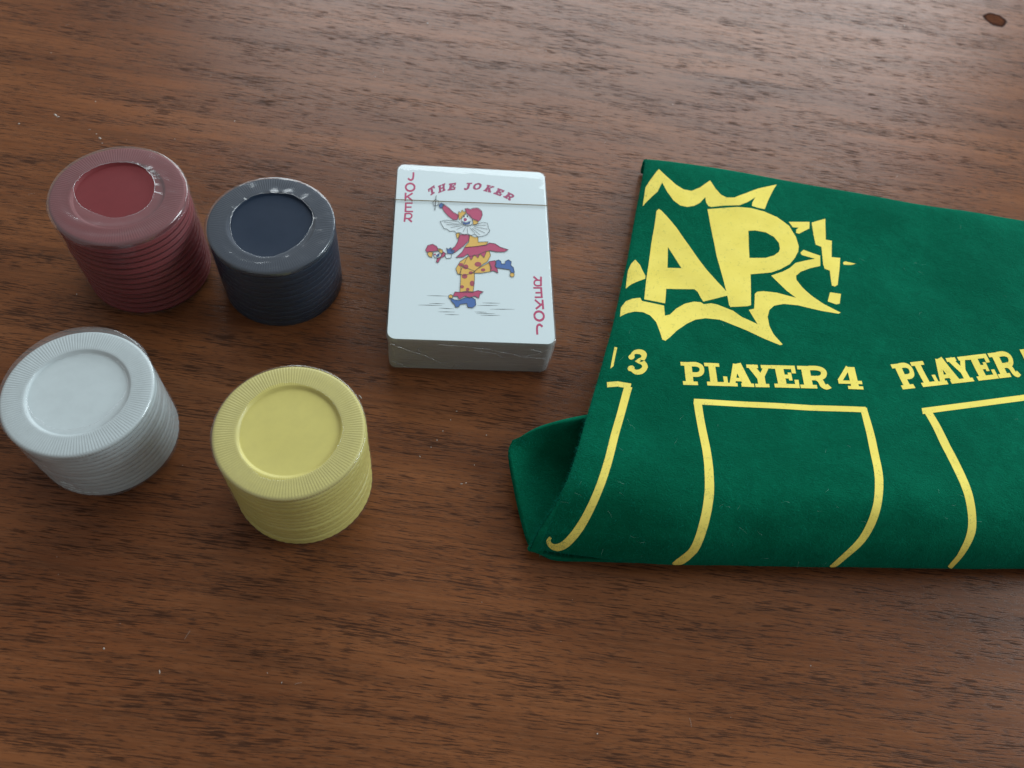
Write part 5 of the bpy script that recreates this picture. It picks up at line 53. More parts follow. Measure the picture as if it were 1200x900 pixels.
CRUMBS = [[-67.22,296.98,2.2],[-194.78,193.96,2],[-184.86,201.64,3],[-183.62,201.07,2.4],[-165.18,195.06,2.6],[-174.67,212.43,1.6],[-170.38,198.09,1.4],[-167.21,196.74,1.5],[-163.26,192.91,1.4],[-201.59,232.84,1.2],[-45.41,112.96,2.2],[-88.14,27.22,1.6],[-72.6,24.58,1.6],[-14.71,294.68,1.5],[148.27,367.18,1.6],[-79.36,257.1,1.2],[-140.08,202.09,1.2],[-123.03,217.11,1.2],[-105.43,190.3,1.4],[-142.55,128.36,1.2],[-15.21,114.87,1.1],[-16.38,111.51,1],[-17.85,107.23,1],[-18.92,103.7,1],[-20.16,101.06,1],[-22.69,97.28,1.3],[-4.51,108.83,1.2],[-8.6,91.39,1.5],[-7.42,91.93,1.2],[-6.11,98.18,1],[-126.39,77.7,1],[39.87,31.22,1],[96.57,59.63,1],[-42.11,27.85,1]]
# ---------------------------------------------------------------- helpers
def link(o, parent=None):
    COL.objects.link(o)
    if parent: o.parent = parent
    return o
def obj(name, me, material, parent=None, smooth=True):
    if isinstance(me, bmesh.types.BMesh):
        m = bpy.data.meshes.new(name); me.to_mesh(m); me.free(); me = m
    if material and not me.materials: me.materials.append(material)
    if smooth:
        for f in me.polygons: f.use_smooth = True
    return link(bpy.data.objects.new(name, me), parent)
def mesh(name, verts, faces):
    m = bpy.data.meshes.new(name); m.from_pydata([tuple(v) for v in verts], [], faces); m.update(); return m
def thing(name, label, cat, loc=(0, 0, 0), rz=0.0, group=None):
    o = bpy.data.objects.new(name, None); o.empty_display_size = 0.01
    link(o); o.location = loc; o.rotation_euler.z = rz
    o['label'] = label; o['category'] = cat
    if group: o['group'] = group
    return o

class NT:
    """small wrapper round a material's node tree"""
    def __init__(self, name):
        self.m = bpy.data.materials.new(name); self.m.use_nodes = True
        self.t = self.m.node_tree; self.t.nodes.clear()
        self.out = self.t.nodes.new('ShaderNodeOutputMaterial')
    def n(self, kind, **kw):
        nd = self.t.nodes.new(kind)
        for k, v in kw.items():
            if k.startswith('i_'): 
                key = k[2:].replace('_', ' ')
                key = int(key) if key.isdigit() else key
                self.put(nd.inputs[key], v)
            else: setattr(nd, k, v)
        return nd
    def put(self, sock, v):
        if isinstance(v, bpy.types.NodeSocket): self.t.links.new(v, sock)
        else: sock.default_value = v
    def math(self, op, a, b=0.0, clamp=False):
        nd = self.n('ShaderNodeMath', operation=op, use_clamp=clamp); self.put(nd.inputs[0], a); self.put(nd.inputs[1], b)
        return nd.outputs[0]
    def scale(self, vec, s):
        nd = self.n('ShaderNodeVectorMath', operation='MULTIPLY'); self.put(nd.inputs[0], vec); self.put(nd.inputs[1], s)
        return nd.outputs[0]
    def noise(self, vec, scale=1.0, detail=2.0, rough=0.5, dist=0.0):
        nd = self.n('ShaderNodeTexNoise'); self.put(nd.inputs['Vector'], vec)
        nd.inputs['Scale'].default_value = scale; nd.inputs['Detail'].default_value = detail
        nd.inputs['Roughness'].default_value = rough; nd.inputs['Distortion'].default_value = dist
        return nd.outputs['Fac']
    def ramp(self, fac, a, b, smooth=True):
        nd = self.n('ShaderNodeMapRange', interpolation_type='SMOOTHSTEP' if smooth else 'LINEAR', clamp=True)
        self.put(nd.inputs[0], fac); nd.inputs[1].default_value = a; nd.inputs[2].default_value = b
        return nd.outputs[0]
    def mix(self, fac, a, b, mode='MIX'):
        nd = self.n('ShaderNodeMix', data_type='RGBA', blend_type=mode); self.put(nd.inputs[0], fac)
        for s, v in ((nd.inputs[6], a), (nd.inputs[7], b)):
            if isinstance(v, tuple) and len(v) == 3: v = v + (1,)
            self.put(s, v)
        return nd.outputs[2]
    def bump(self, h, strength, dist, normal=None):
        nd = self.n('ShaderNodeBump'); self.put(nd.inputs['Height'], h)
        nd.inputs['Strength'].default_value = strength; nd.inputs['Distance'].default_value = dist
        if normal: self.put(nd.inputs['Normal'], normal)
        return nd.outputs[0]
    def principled(self, color, rough=0.5, spec=0.5, normal=None, **kw):
        nd = self.n('ShaderNodeBsdfPrincipled')
        if isinstance(color, tuple) and len(color) == 3: color = color + (1,)
        self.put(nd.inputs['Base Color'], color); self.put(nd.inputs['Roughness'], rough)
        nd.inputs['Specular IOR Level'].default_value = spec
        if normal: self.put(nd.inputs['Normal'], normal)
        for k, v in kw.items(): self.put(nd.inputs[k.replace('_', ' ')], v)
        self.t.links.new(nd.outputs[0], self.out.inputs[0]); return nd
    def coord(self, which='Object'): return self.n('ShaderNodeTexCoord').outputs[which]

# ---------------------------------------------------------------- materials
def mat_wood():
    k = NT('walnut_stained_wood'); co = k.coord()
    mp = k.n('ShaderNodeMapping'); k.put(mp.inputs[0], co); mp.inputs['Rotation'].default_value = (0, 0, R(-4.5))
    v = mp.outputs[0]
    w = k.noise(k.scale(v, (4, 11, 1)), 1.0, 3)
    off = k.n('ShaderNodeCombineXYZ'); k.put(off.inputs[1], k.math('MULTIPLY', k.math('SUBTRACT', w, 0.5), 0.009))
    add = k.n('ShaderNodeVectorMath', operation='ADD'); k.put(add.inputs[0], v); k.put(add.inputs[1], off.outputs[0])
    v = add.outputs[0]
    broad = k.noise(k.scale(v, (5, 42, 1)), 1.0, 4, 0.6)
    patch = k.noise(k.scale(v, (9, 12, 1)), 1.0, 2)
    streak = k.noise(k.scale(v, (16, 620, 1)), 1.0, 5, 0.62)
    fine = k.noise(k.scale(v, (160, 2300, 1)), 1.0, 3, 0.6)
    dens = k.noise(k.scale(v, (26, 150, 1)), 1.0, 2)
    p1 = k.noise(k.scale(v, (140, 2100, 1)), 1.0, 3.0, 0.5)
    thr = k.math('ADD', p1, k.math('MULTIPLY', k.math('SUBTRACT', dens, 0.5), 0.40))
    pore1 = k.ramp(thr, 0.535, 0.645)
    p2 = k.noise(k.scale(v, (340, 3900, 1)), 1.0, 2, 0.5)
    pore2 = k.ramp(k.math('ADD', p2, k.math('MULTIPLY', k.math('SUBTRACT', dens, 0.5), 0.3)), 0.52, 0.68)
    c = k.mix(k.ramp(broad, 0.3, 0.72), (0.122, 0.041, 0.0145), (0.226, 0.083, 0.0295))
    c = k.mix(k.math('MULTIPLY', k.ramp(patch, 0.45, 0.75), 0.40), c, (0.176, 0.052, 0.0150))
    c = k.mix(k.math('MULTIPLY', k.ramp(streak, 0.40, 0.68), 0.50), c, (0.064, 0.025, 0.011))
    c = k.mix(k.math('MULTIPLY', k.ramp(fine, 0.45, 0.7), 0.28), c, (0.225, 0.104, 0.050))
    c = k.mix(k.math('MULTIPLY', pore1, 0.70), c, (0.026, 0.014, 0.0105))
    c = k.mix(k.math('MULTIPLY', pore2, 0.60), c, (0.036, 0.018, 0.012))
    # the small dark knot far right
    sub = k.n('ShaderNodeVectorMath', operation='SUBTRACT'); k.put(sub.inputs[0], co); sub.inputs[1].default_value = KNOT
    nz = k.noise(k.scale(co, (300, 300, 1)), 1.0, 2)
    ln = k.n('ShaderNodeVectorMath', operation='LENGTH'); k.put(ln.inputs[0], k.scale(sub.outputs[0], (1, 1.1, 0)))
    d = k.math('ADD', ln.outputs['Value'], k.math('MULTIPLY', k.math('SUBTRACT', nz, 0.5), 0.003))
    inner = k.math('SUBTRACT', 1.0, k.ramp(d, 0.0052, 0.0063))
    ring = k.math('MULTIPLY', inner, k.ramp(d, 0.0034, 0.0050))
    c = k.mix(k.math('MULTIPLY', inner, 0.6), c, (0.06, 0.026, 0.02))
    c = k.mix(k.math('MULTIPLY', ring, 0.8), c, (0.022, 0.012, 0.011))
    h = k.math('SUBTRACT', k.math('MULTIPLY', streak, 0.35), k.math('ADD', pore1, k.math('MULTIPLY', pore2, 0.5)))
    wear = k.noise(k.scale(co, (14, 30, 1)), 1.0, 4, 0.6)
    rough = k.math('ADD', 0.23, k.math('ADD', k.math('MULTIPLY', wear, 0.12), k.math('MULTIPLY', pore1, 0.2)))
    pn = k.principled(c, rough, 0.5, k.bump(h, 0.16, 0.00025))
    k.put(pn.inputs['Specular IOR Level'], k.math('SUBTRACT', 0.20, k.math('ADD', k.math('MULTIPLY', pore1, 0.14), k.math('MULTIPLY', inner, 0.2)), True))
    return k.m

def mat_plastic(name, col, rough=0.42, spec=0.45):
    k = NT(name); co = k.coord()
    n = k.noise(co, 400, 3); c = k.mix(k.math('MULTIPLY', k.ramp(n, 0.35, 0.7), 0.22), col, tuple(x * 0.8 for x in col))
    k.principled(c, k.math('ADD', rough - 0.06, k.math('MULTIPLY', n, 0.12)), spec, k.bump(k.noise(co, 2500, 2), 0.15, 0.00005))
    return k.m

def mat_film(name, haze=0.05, bump=0.5, gain=1.5, scale=90, rough=0.1, tint=(0.985, 0.985, 0.985)):
    """clear shrink film: mostly see-through, glossy at the folds, a little milky, with reflected sky tinted into the haze"""
    k = NT(name); co = k.coord()
    a = k.noise(co, scale, 3, 0.55, 0.6); b = k.noise(co, scale * 5, 2)
    nrm = k.bump(k.math('ADD', a, k.math('MULTIPLY', b, 0.12)), bump, 0.0012)
    fr = k.n('ShaderNodeLayerWeight'); fr.inputs['Blend'].default_value = 0.5; k.put(fr.inputs['Normal'], nrm)
    f5 = k.math('POWER', fr.outputs['Facing'], 4.0)
    fac = k.math('MULTIPLY', k.math('ADD', 0.045, k.math('MULTIPLY', f5, 0.35)), gain, True)
    tr = k.n('ShaderNodeBsdfTransparent'); tr.inputs[0].default_value = tint + (1,)
    gl = k.n('ShaderNodeBsdfGlossy'); gl.inputs['Roughness'].default_value = rough; k.put(gl.inputs['Normal'], nrm)
    gl.inputs['Color'].default_value = (1, 1, 1, 1)
    df = k.n('ShaderNodeBsdfDiffuse'); df.inputs[0].default_value = (0.70, 0.80, 0.86, 1)  # cool haze colour stands in for sky reflected by the film
    m1 = k.n('ShaderNodeMixShader'); k.put(m1.inputs[0], haze); k.put(m1.inputs[1], tr.outputs[0]); k.put(m1.inputs[2], df.outputs[0])
    m2 = k.n('ShaderNodeMixShader'); k.put(m2.inputs[0], fac); k.put(m2.inputs[1], m1.outputs[0]); k.put(m2.inputs[2], gl.outputs[0])
    k.t.links.new(m2.outputs[0], k.out.inputs[0])
    return k.m

def mat_felt():
    k = NT('green_felt'); co = k.coord()
    fib = k.noise(k.scale(co, (900, 1500, 900)), 1.0, 4, 0.7, 1.2)
    soft = k.noise(co, 26, 4, 0.6); mott = k.noise(co, 260, 4, 0.65, 0.8)
    c = k.mix(k.ramp(mott, 0.3, 0.72), (0.0008, 0.080, 0.040), (0.0014, 0.104, 0.053))
    c = k.mix(k.math('MULTIPLY', k.ramp(fib, 0.52, 0.75), 0.5), c, (0.002, 0.150, 0.082))
    c = k.mix(k.math('MULTIPLY', k.ramp(soft, 0.38, 0.66), 0.55), c, (0.0006, 0.062, 0.030))
    k.principled(c, 0.95, 0.03, k.bump(k.math('ADD', fib, k.math('MULTIPLY', mott, 0.6)), 0.7, 0.0005),
                 Sheen_Weight=0.12, Sheen_Roughness=0.5, Sheen_Tint=(0.0, 0.9, 0.7, 1))
    return k.m
def mat_felt_print():
    k = NT('yellow_screen_print'); co = k.coord()
    n = k.noise(k.scale(co, (900, 1500, 900)), 1.0, 4, 0.7, 1.0); s = k.noise(co, 120, 3)
    c = k.mix(k.ramp(s, 0.3, 0.7), (0.75, 0.635, 0.125), (0.79, 0.675, 0.145))
    c = k.mix(k.math('MULTIPLY', k.ramp(n, 0.62, 0.80), 0.16), c, (0.40, 0.38, 0.06))
    k.principled(c, 0.85, 0.08, k.bump(n, 0.22, 0.0003)); return k.m
def mat_flat(name, col, rough=0.5, spec=0.3, var=0.12):
    k = NT(name); n = k.noise(k.coord(), 900, 3)
    k.principled(k.mix(k.math('MULTIPLY', n, var * 2), col, tuple(x * 0.82 for x in col)), rough, spec); return k.m

KNOT = (0.1952, 0.3876, 0.0)
M = dict(
    wood=mat_wood(),
    red=mat_plastic('red_plastic', (0.158, 0.024, 0.028), 0.5, 0.2),
    blue=mat_plastic('navy_plastic', (0.010, 0.021, 0.042), 0.5, 0.15),
    white=mat_plastic('white_plastic', (0.45, 0.52, 0.535)),
    yellow=mat_plastic('yellow_plastic', (0.51, 0.46, 0.135)),
    film=mat_film('shrink_film', 0.02, 0.30, 0.9),
    film_hazy=mat_film('milky_shrink_film', 0.045, 0.16, 1.4, 70, 0.16),
    film_top=mat_film('shrink_film_top', 0.03, 0.2, 1.2, 90, 0.10),
    film_blue=mat_film('blue_stack_film', 0.04, 0.14, 1.4, 80, 0.12),
    film_side=mat_film('wrinkled_side_film', 0.10, 0.7, 2.2, 60, 0.07),
    film_crease=mat_film('pressed_crease', 0.25, 0.3, 2.5, 300, 0.12),  # stronger haze paints bright glints onto the crease tubes
    film_end=mat_film('cellophane_ends', 0.09, 0.8, 2.4, 70, 0.06),
    film_deck=mat_film('cellophane', 0.02, 0.10, 0.7, 60, 0.06),
    film_edge=mat_film('film_rim', 0.13, 0.3, 2.2, 300, 0.15),
    felt=mat_felt(), print=mat_felt_print(),
    fuzz=mat_flat('felt_fibre', (0.005, 0.19, 0.13), 0.9, 0.05),
    card=mat_flat('card_face', (0.60, 0.71, 0.74), 0.45, 0.3, 0.02),
    edge=mat_flat('card_edges', (0.33, 0.34, 0.33), 0.8, 0.2),
    crim=mat_flat('crimson_ink', (0.43, 0.040, 0.125)), plum=mat_flat('plum_ink', (0.33, 0.035, 0.125)),
    plum2=mat_flat('spot_ink', (0.34, 0.05, 0.075)),
    yel=mat_flat('yellow_ink', (0.68, 0.42, 0.075)), blu=mat_flat('blue_ink', (0.035, 0.12, 0.36)),
    wht=mat_flat('white_ink', (0.64, 0.74, 0.77)), ink=mat_flat('black_ink', (0.035, 0.05, 0.055)),
    gold=mat_flat('tear_strip_gold', (0.12, 0.09, 0.035), 0.6, 0.3),
    lint=mat_flat('pale_lint', (0.22, 0.42, 0.36), 0.9, 0.1),
    crumb=mat_flat('pale_dust', (0.42, 0.38, 0.34), 0.9, 0.1),
)

# ---------------------------------------------------------------- table top
bm = bmesh.new()
bmesh.ops.create_cube(bm, size=1.0, matrix=Matrix.Translation((0, 0.2, -0.0125)) @ Matrix.Diagonal((1.7, 1.15, 0.025, 1)))
bmesh.ops.bevel(bm, geom=bm.edges[:], offset=0.003, segments=2, affect='EDGES')
table = obj('table_top', bm, M['wood'], smooth=False)
table['kind'] = 'structure'

# ---------------------------------------------------------------- poker chip stacks
RAD = 0.019
def chip_mesh(name, thick, mat, detailed, g=1.0):
    """rim with radial ridges, sloping step, recessed centre, rounded reeded edge"""
    S = 450 if detailed else 150
    rim = lambda k: 0.00009 if k % 3 == 0 else (-0.00007 if k % 3 == 1 else 0.0)
    inner = 0.665 * RAD
    prof = [(0.0005, -0.00075, 0), (inner * 0.5, -0.00075, 0), (inner * 0.97, -0.00075, 0), (inner, -0.0007, 0), (inner * 1.02, -0.00012, 0),
            (inner * 1.05, 0.0, 0.2), (inner * 1.09, 0.0, 1), (RAD * 0.85, 0, 1), (RAD * 0.955, 0, 1), (RAD * 0.978, -0.00008, 0.8), (RAD * (1 - 0.007 * g), -0.0003 * g, 0.4 * g),
            (RAD, -0.0007 * g, 0), (RAD, -thick + 0.0006 * g, 0), (RAD * (1 - 0.008 * g), -thick + 0.00025 * g, 0), (RAD * (1 - 0.035 * g), -thick + 0.00003, 0)]
    if not detailed: prof = prof[8:]
    verts, faces = [], []
    for (r, z, w) in prof:
        for k in range(S):
            a = 2 * math.pi * k / S
            rr = r + ((0.00005 if k % 3 else -0.00004) if r > RAD * 0.99 else 0)
            verts.append((rr * math.cos(a), rr * math.sin(a), thick + z + w * rim(k)))
    n = len(prof)
    for i in range(n - 1):
        for k in range(S):
            k2 = (k + 1) % S
            faces.append((i * S + k, (i + 1) * S + k, (i + 1) * S + k2, i * S + k2))
    faces.append(tuple(reversed([(n - 1) * S + k for k in range(S)])))
    faces.append(tuple(range(S)))
    me = mesh(name, verts, faces); me.materials.append(mat)
    return me

def film_stack(parent, H, hole, mat, seed, rim, slack=0.0, wrinkle=0.0, hole_off=(0, 0), slack_dir=2.2, grooves=None):
    """shrink film round a stack: sides, rounded shoulder, top with a shrunken hole"""
    rnd = random.Random(seed); S = 220
    ph = [rnd.uniform(0, 6.28) for _ in range(8)]
    verts, faces, rows = [], [], 0
    nz_side = 26
    path = []
    for i in range(nz_side + 1): path.append(('s', i / nz_side))
    for i in range(1, 5): path.append(('c', i / 4))
    for i in range(1, 13): path.append(('t', i / 12))
    Ro = RAD + 0.00028 + (0.00022 if rim > 0.0001 and wrinkle > 0.0003 else 0)
    for kind, t in path:
        for k in range(S):
            a = 2 * math.pi * k / S
            sl = slack * max(0.0, math.cos(a - slack_dir)) ** 2
            wob = 0.00012 * math.sin(3 * a + ph[0]) + 0.0001 * math.sin(7 * a + ph[1] + t * 4)
            crest = 0.00016 * noise.noise((math.cos(a) * 3, math.sin(a) * 3, t * 5 + seed))
            if kind == 's':
                r = Ro + wob + crest + sl * t ** 1.5 + 0.0001; z = 0.0004 + t * (H - 0.0008)
            elif kind == 'c':
                r = Ro + sl + wob * (1 - t) - 0.0005 * (1 - math.cos(t * math.pi / 2)); z = H - 0.0004 + 0.00062 * math.sin(t * math.pi / 2)
            else:
                edge = hole * RAD * (1 + 0.04 * math.sin(2 * a + ph[2]) + 0.03 * math.sin(3 * a + ph[3]) + 0.01 * math.sin(7 * a + ph[4]))
                r0 = Ro - 0.0005 + sl
                r = r0 + (edge - r0) * t
                front = max(0.0, math.cos(a + 1.35)) ** 2
                z = H + 0.00022 + 0.00012 * noise.noise((r * 300 * math.cos(a), r * 300 * math.sin(a), seed))
                z += wrinkle * front * (0.5 + 0.5 * math.sin(t * 15 + 2 * math.sin(2 * a + ph[5]))) * math.sin(t * math.pi)
                z += wrinkle * 0.35 * t ** 4
                pk = noise.noise((math.cos(a) * 9, math.sin(a) * 9, seed * 1.7)) + 0.5 * noise.noise((math.cos(a) * 22, math.sin(a) * 22, seed * 2.3))
                z += 0.00007 * pk * t ** 2.5; r += 0.00016 * pk * t ** 6
            x, y = r * math.cos(a), r * math.sin(a)
            if kind == 't': x += hole_off[0] * t ** 1.2; y += hole_off[1] * t ** 1.2
            verts.append((x, y, z))
        rows += 1
    for i in range(rows - 1):
        for k in range(S):
            k2 = (k + 1) % S
            faces.append((i * S + k, i * S + k2, (i + 1) * S + k2, (i + 1) * S + k))
    me = mesh('shrink_wrap', verts, faces); me.materials.append(mat); me.materials.append(M['film_side'] if seed == 9 else M['film'])
    for i, q in enumerate(me.polygons): q.material_index = 1 if i // S < nz_side - 1 else 0
    f = obj('shrink_wrap', me, None, parent)
    # thicker rolled rim round the hole
    ring = [Vector(verts[(rows - 1) * S + k]) for k in range(S)]
    obj('film_rim', tube(ring, lambda q: rim * 0.35 + rim * 1.8 * max(0, noise.noise((q * 9.0, seed, 0.3))), True), M['film_edge'] if rim > 0.00007 and seed != 12 else mat, f)
    return f

def tube(pts, rad, closed=False, sides=6):
    verts, faces = [], []; n = len(pts)
    for i, p in enumerate(pts):
        a = pts[(i - 1) % n] if closed or i else pts[0]; b = pts[(i + 1) % n] if closed or i < n - 1 else pts[-1]
        t = (b - a).normalized(); up = Vector((0, 0, 1)) if abs(t.z) < 0.9 else Vector((1, 0, 0))
        s = t.cross(up).normalized(); u = s.cross(t)
        r = rad(i / n) if callable(rad) else rad
        for k in range(sides):
            q = 2 * math.pi * k / sides
            verts.append(p + s * (r * math.cos(q)) + u * (r * math.sin(q)))
    for i in range(n if closed else n - 1):
        j = (i + 1) % n
        for k in range(sides):
            k2 = (k + 1) % sides
            faces.append((i * sides + k, i * sides + k2, j * sides + k2, j * sides + k))
    return mesh('tube', verts, faces)

def chip_stack(label, key, x, y, H, count, seed, hole, film, slack=0, wrinkle=0, hole_off=(0, 0), jitter=0.00015, slack_dir=2.2):
    t = thing('poker_chip_stack', label, 'poker chips', (x, y, 0), 0, 'shrink-wrapped stacks of poker chips')
    rnd = random.Random(seed); th = H / count
    plain = chip_mesh('chip', th, M[key], False, {'blue': 0.35, 'red': 1.9, 'white': 1.3, 'yellow': 1.4}[key]); top = chip_mesh('chip', th, M[key], True)
    for i in range(count):
        me = top if i == count - 1 else plain
        if i in (0, count - 1):
            for f in me.polygons: f.use_smooth = len(f.vertices) == 4
        c = link(bpy.data.objects.new('chip', me), t)
        j = jitter * (0.3 if i in (0,) else 1)
        c.location = (rnd.uniform(-j, j), rnd.uniform(-j, j), i * th)
        c.rotation_euler.z = rnd.uniform(0, 6.28)
    film_stack(t, H, hole, film, seed, 0.00013 if key in ('red', 'blue') else 0.00008, slack, wrinkle, hole_off, slack_dir)
    return t
chip_stack('tall shrink-wrapped stack of dark red poker chips at the back left', 'red', -0.1246, 0.1444, 0.0342, 14, 3, 0.585, M['film_hazy'],
           0.0003, 0.00075, (-0.0012, 0.0014), 0.00022)
chip_stack('shrink-wrapped stack of navy blue poker chips next to the red stack', 'blue', -0.0819, 0.1506, 0.0276, 11, 5, 0.655, M['film_blue'],
           0.0001, 0.00012, (0, 0), 0.00006)
chip_stack('shrink-wrapped stack of white poker chips at the left edge, in front of the red stack', 'white', -0.1116, 0.0840, 0.0263, 13, 9, 0.62, M['film_top'],
           0.0012, 0.0002, (0, 0), 0.0002, 2.1)
chip_stack('shrink-wrapped stack of pale yellow poker chips nearest the camera', 'yellow', -0.0529, 0.0822, 0.0332, 16, 12, 0.70, M['film_top'],
           0.0002, 0.00012, (0, 0), 0.0002)

# ---------------------------------------------------------------- deck of cards
DX, DY, DA, CW, CL, DH = -0.0218, 0.1660, 0.2031, 0.0512, 0.0721, 0.0166
deck = thing('card_deck', 'cellophane-wrapped deck of playing cards, joker face up, between the blue chips and green felt', 'playing cards', (DX, DY, 0), DA)
def round_rect(w, l, r, n=8):
    pts = []
    for cx, cy, a0 in ((w / 2 - r, l / 2 - r, 0), (-w / 2 + r, l / 2 - r, 90), (-w / 2 + r, -l / 2 + r, 180), (w / 2 - r, -l / 2 + r, 270)):
        for i in range(n + 1):
            a = R(a0 + 90 * i / n); pts.append((cx + r * math.cos(a), cy + r * math.sin(a)))
    return pts
def slab(verts, faces, pts, z0, z1, dx=0, dy=0):
    b = len(verts); n = len(pts)
    for z in (z0, z1): verts += [(x + dx, y + dy, z) for x, y in pts]
    faces.append(tuple(b + n + k for k in range(n))); faces.append(tuple(b + k for k in reversed(range(n))))
    for k in range(n):
        k2 = (k + 1) % n; faces.append((b + k, b + k2, b + n + k2, b + n + k))
outline = round_rect(CW, CL, 0.0026, 6)
V, F = [], []; NC = 53; th = (DH - 0.00035) / NC
for i in range(NC):
    s = 0
    slab(V, F, outline, i * th + 0.0001, (i + 1) * th + 0.00004, s + random.uniform(-0.00004, 0.00004), random.uniform(-0.00005, 0.00005))
cards = obj('cards', mesh('cards', V, F), M['edge'], deck, False); cards['kind'] = 'stuff'
V, F = [], []; slab(V, F, round_rect(CW, CL, 0.0026, 10), DH - 0.00028, DH)
obj('top_card', mesh('top_card', V, F), M['card'], deck, False)

def flat_print(name, layers, parent, z, step=True):
    """list of (material key, polygons in mm) -> one mesh, each polygon a hair above the one before"""
    V, F, mats, idx = [], [], [], []
    dz = 0
    for key, polys in layers:
        if key not in mats: mats.append(key)
        for pl in polys:
            pts = [Vector((x / 1000, y / 1000, 0)) for x, y in pl]
            b = len(V); V += [(p.x, p.y, z + dz) for p in pts]
            for tri in tessellate_polygon([pts]):
                a = [pts[i] for i in tri]
                if (a[1] - a[0]).cross(a[2] - a[0]).z < 0: tri = tri[::-1]
                F.append(tuple(b + i for i in tri)); idx.append(mats.index(key))
            dz += 0.000004 if step else 0
    me = mesh(name, V, F)
    for k in mats: me.materials.append(M[k])
    for f, i in zip(me.polygons, idx): f.material_index = i
    return obj(name, me, None, parent, False)
for name, key, polys in CARD_LETTERS: flat_print(name, [(key, polys)], deck, DH + 0.00002)
fig = flat_print('printed_clown', [(k, p) for k, p in CARD_FIGURE], deck, DH + 0.00002)
fig['label'] = 'printed clown on roller skates in red, yellow and blue'
flat_print('printed_outlines', [('ink', CARD_OUTLINES)], fig, DH + 0.00024, False)
flat_print('printed_ground_lines', [('ink', CARD_GROUND)], deck, DH + 0.00002, False)

def deck_wrap():
    w, l, h = CW + 0.0009, CL + 0.0009, DH + 0.00042
    base = round_rect(w, l, 0.0024, 6)
    # resample the outline evenly
    pts = [Vector((x, y, 0)) for x, y in base]; pts.append(pts[0]); S = 200
    d = [0]
    for i in range(1, len(pts)): d.append(d[-1] + (pts[i] - pts[i - 1]).length)
    ring = []; j = 0
    for k in range(S):
        s = d[-1] * k / S
        while d[j + 1] < s: j += 1
        ring.append(pts[j].lerp(pts[j + 1], (s - d[j]) / max(1e-9, d[j + 1] - d[j])))
    V, F = [], []; rows = 0
    for t in [i / 14 for i in range(15)]:
        for k, q in enumerate(ring):
            n = Vector((q.x / w, q.y / l, 0)).normalized()
            b = noise.noise((q.x * 90, q.y * 90, t * 2.2)) * 0.00075 * math.sin(math.pi * min(1, t * 1.05)) ** 0.6
            b += 0.0010 * math.exp(-((q.y + 0.006) / 0.012) ** 2) * math.sin(math.pi * t) * (q.x > w * 0.47)
            V.append((q.x + n.x * b, q.y + n.y * b, 0.0003 + t * (h - 0.0007))); 
        rows += 1
    for t, ins in ((1, 0.0003), (2, 0.0011), (3, 0.004), (4, 0.009), (5, 0.016)):
        for q in ring:
            sx, sy = (w - 2 * ins) / w, (l - 2 * ins) / l
            V.append((q.x * sx, q.y * sy, h - 0.00012 * (t == 1) + (0.00006 * noise.noise((q.x * 120, q.y * 120, 3 + t)) if t > 2 else 0)))
        rows += 1
    for i in range(rows - 1):
        for k in range(S):
            k2 = (k + 1) % S; F.append((i * S + k, i * S + k2, (i + 1) * S + k2, (i + 1) * S + k))
    F.append(tuple((rows - 1) * S + k for k in range(S)))
    me = mesh('wrapper', V, F); me.materials.append(M['film_deck']); me.materials.append(M['film_end'])
    for i, q in enumerate(me.polygons): q.material_index = 1 if i // S < 14 else 0
    f = obj('wrapper', me, None, deck)
    y0 = -l / 2 - 0.0002
    lines = [[(-0.010, 0.0155), (0.004, 0.0138), (0.012, 0.0115), (0.0165, 0.0098), (0.021, 0.0120), (0.0248, 0.0158)],
             [(-0.0245, 0.0150), (-0.020, 0.0120), (-0.014, 0.0085), (-0.008, 0.0040)],
             [(0.0165, 0.0098), (0.020, 0.0096), (0.0245, 0.0088)], [(0.0225, 0.0005), (0.0240, 0.0035), (0.0246, 0.0075)],
             [(-0.0165, 0.0125), (-0.0152, 0.0105)], [(0.001, 0.0128), (0.0075, 0.0112), (0.011, 0.0085)], [(0.0185, 0.0142), (0.0222, 0.0128)], [(-0.0248, 0.0050), (-0.0215, 0.0030), (-0.0190, 0.0006)], [(-0.006, 0.0008), (-0.0045, 0.0040), (-0.002, 0.0012)]]
    for ln in lines:
        p = []
        for i in range(len(ln) - 1):
            for s in range(6):
                u = s / 6; x = ln[i][0] + (ln[i + 1][0] - ln[i][0]) * u; z = ln[i][1] + (ln[i + 1][1] - ln[i][1]) * u
                p.append(Vector((x, y0 - 0.0001 + 0.0002 * noise.noise((x * 700, z * 700, 1)), z + 0.0003 * noise.noise((x * 500, z * 500, 5)))))
        obj('film_crease', tube(p, lambda q: 0.00007 + 0.00005 * math.sin(q * 40), False, 5), M['film_crease'], f)
    return f
deck_wrap()
# gold tear strip round the deck, lying on the film
ys0, ys1, zs = 0.01932, 0.02024, DH + 0.00050
w2 = CW / 2 + 0.00062
sp = [(-w2, ys0, 0.004), (-w2, ys0, DH - 0.0006), (-w2 + 0.0003, ys0, zs - 0.00012), (-w2 + 0.001, ys0, zs), (w2 - 0.001, ys1, zs), (w2 - 0.0003, ys1, zs - 0.00012), (w2, ys1, DH - 0.0006), (w2, ys1, 0.004)]
V, F = [], []
for x, y, z in sp: V += [(x, y - 0.00021, z), (x, y + 0.00021, z)]
for i in range(len(sp) - 1): F.append((2 * i, 2 * i + 2, 2 * i + 3, 2 * i + 1))
obj('tear_strip', mesh('tear_strip', V, F), M['gold'], deck, False)

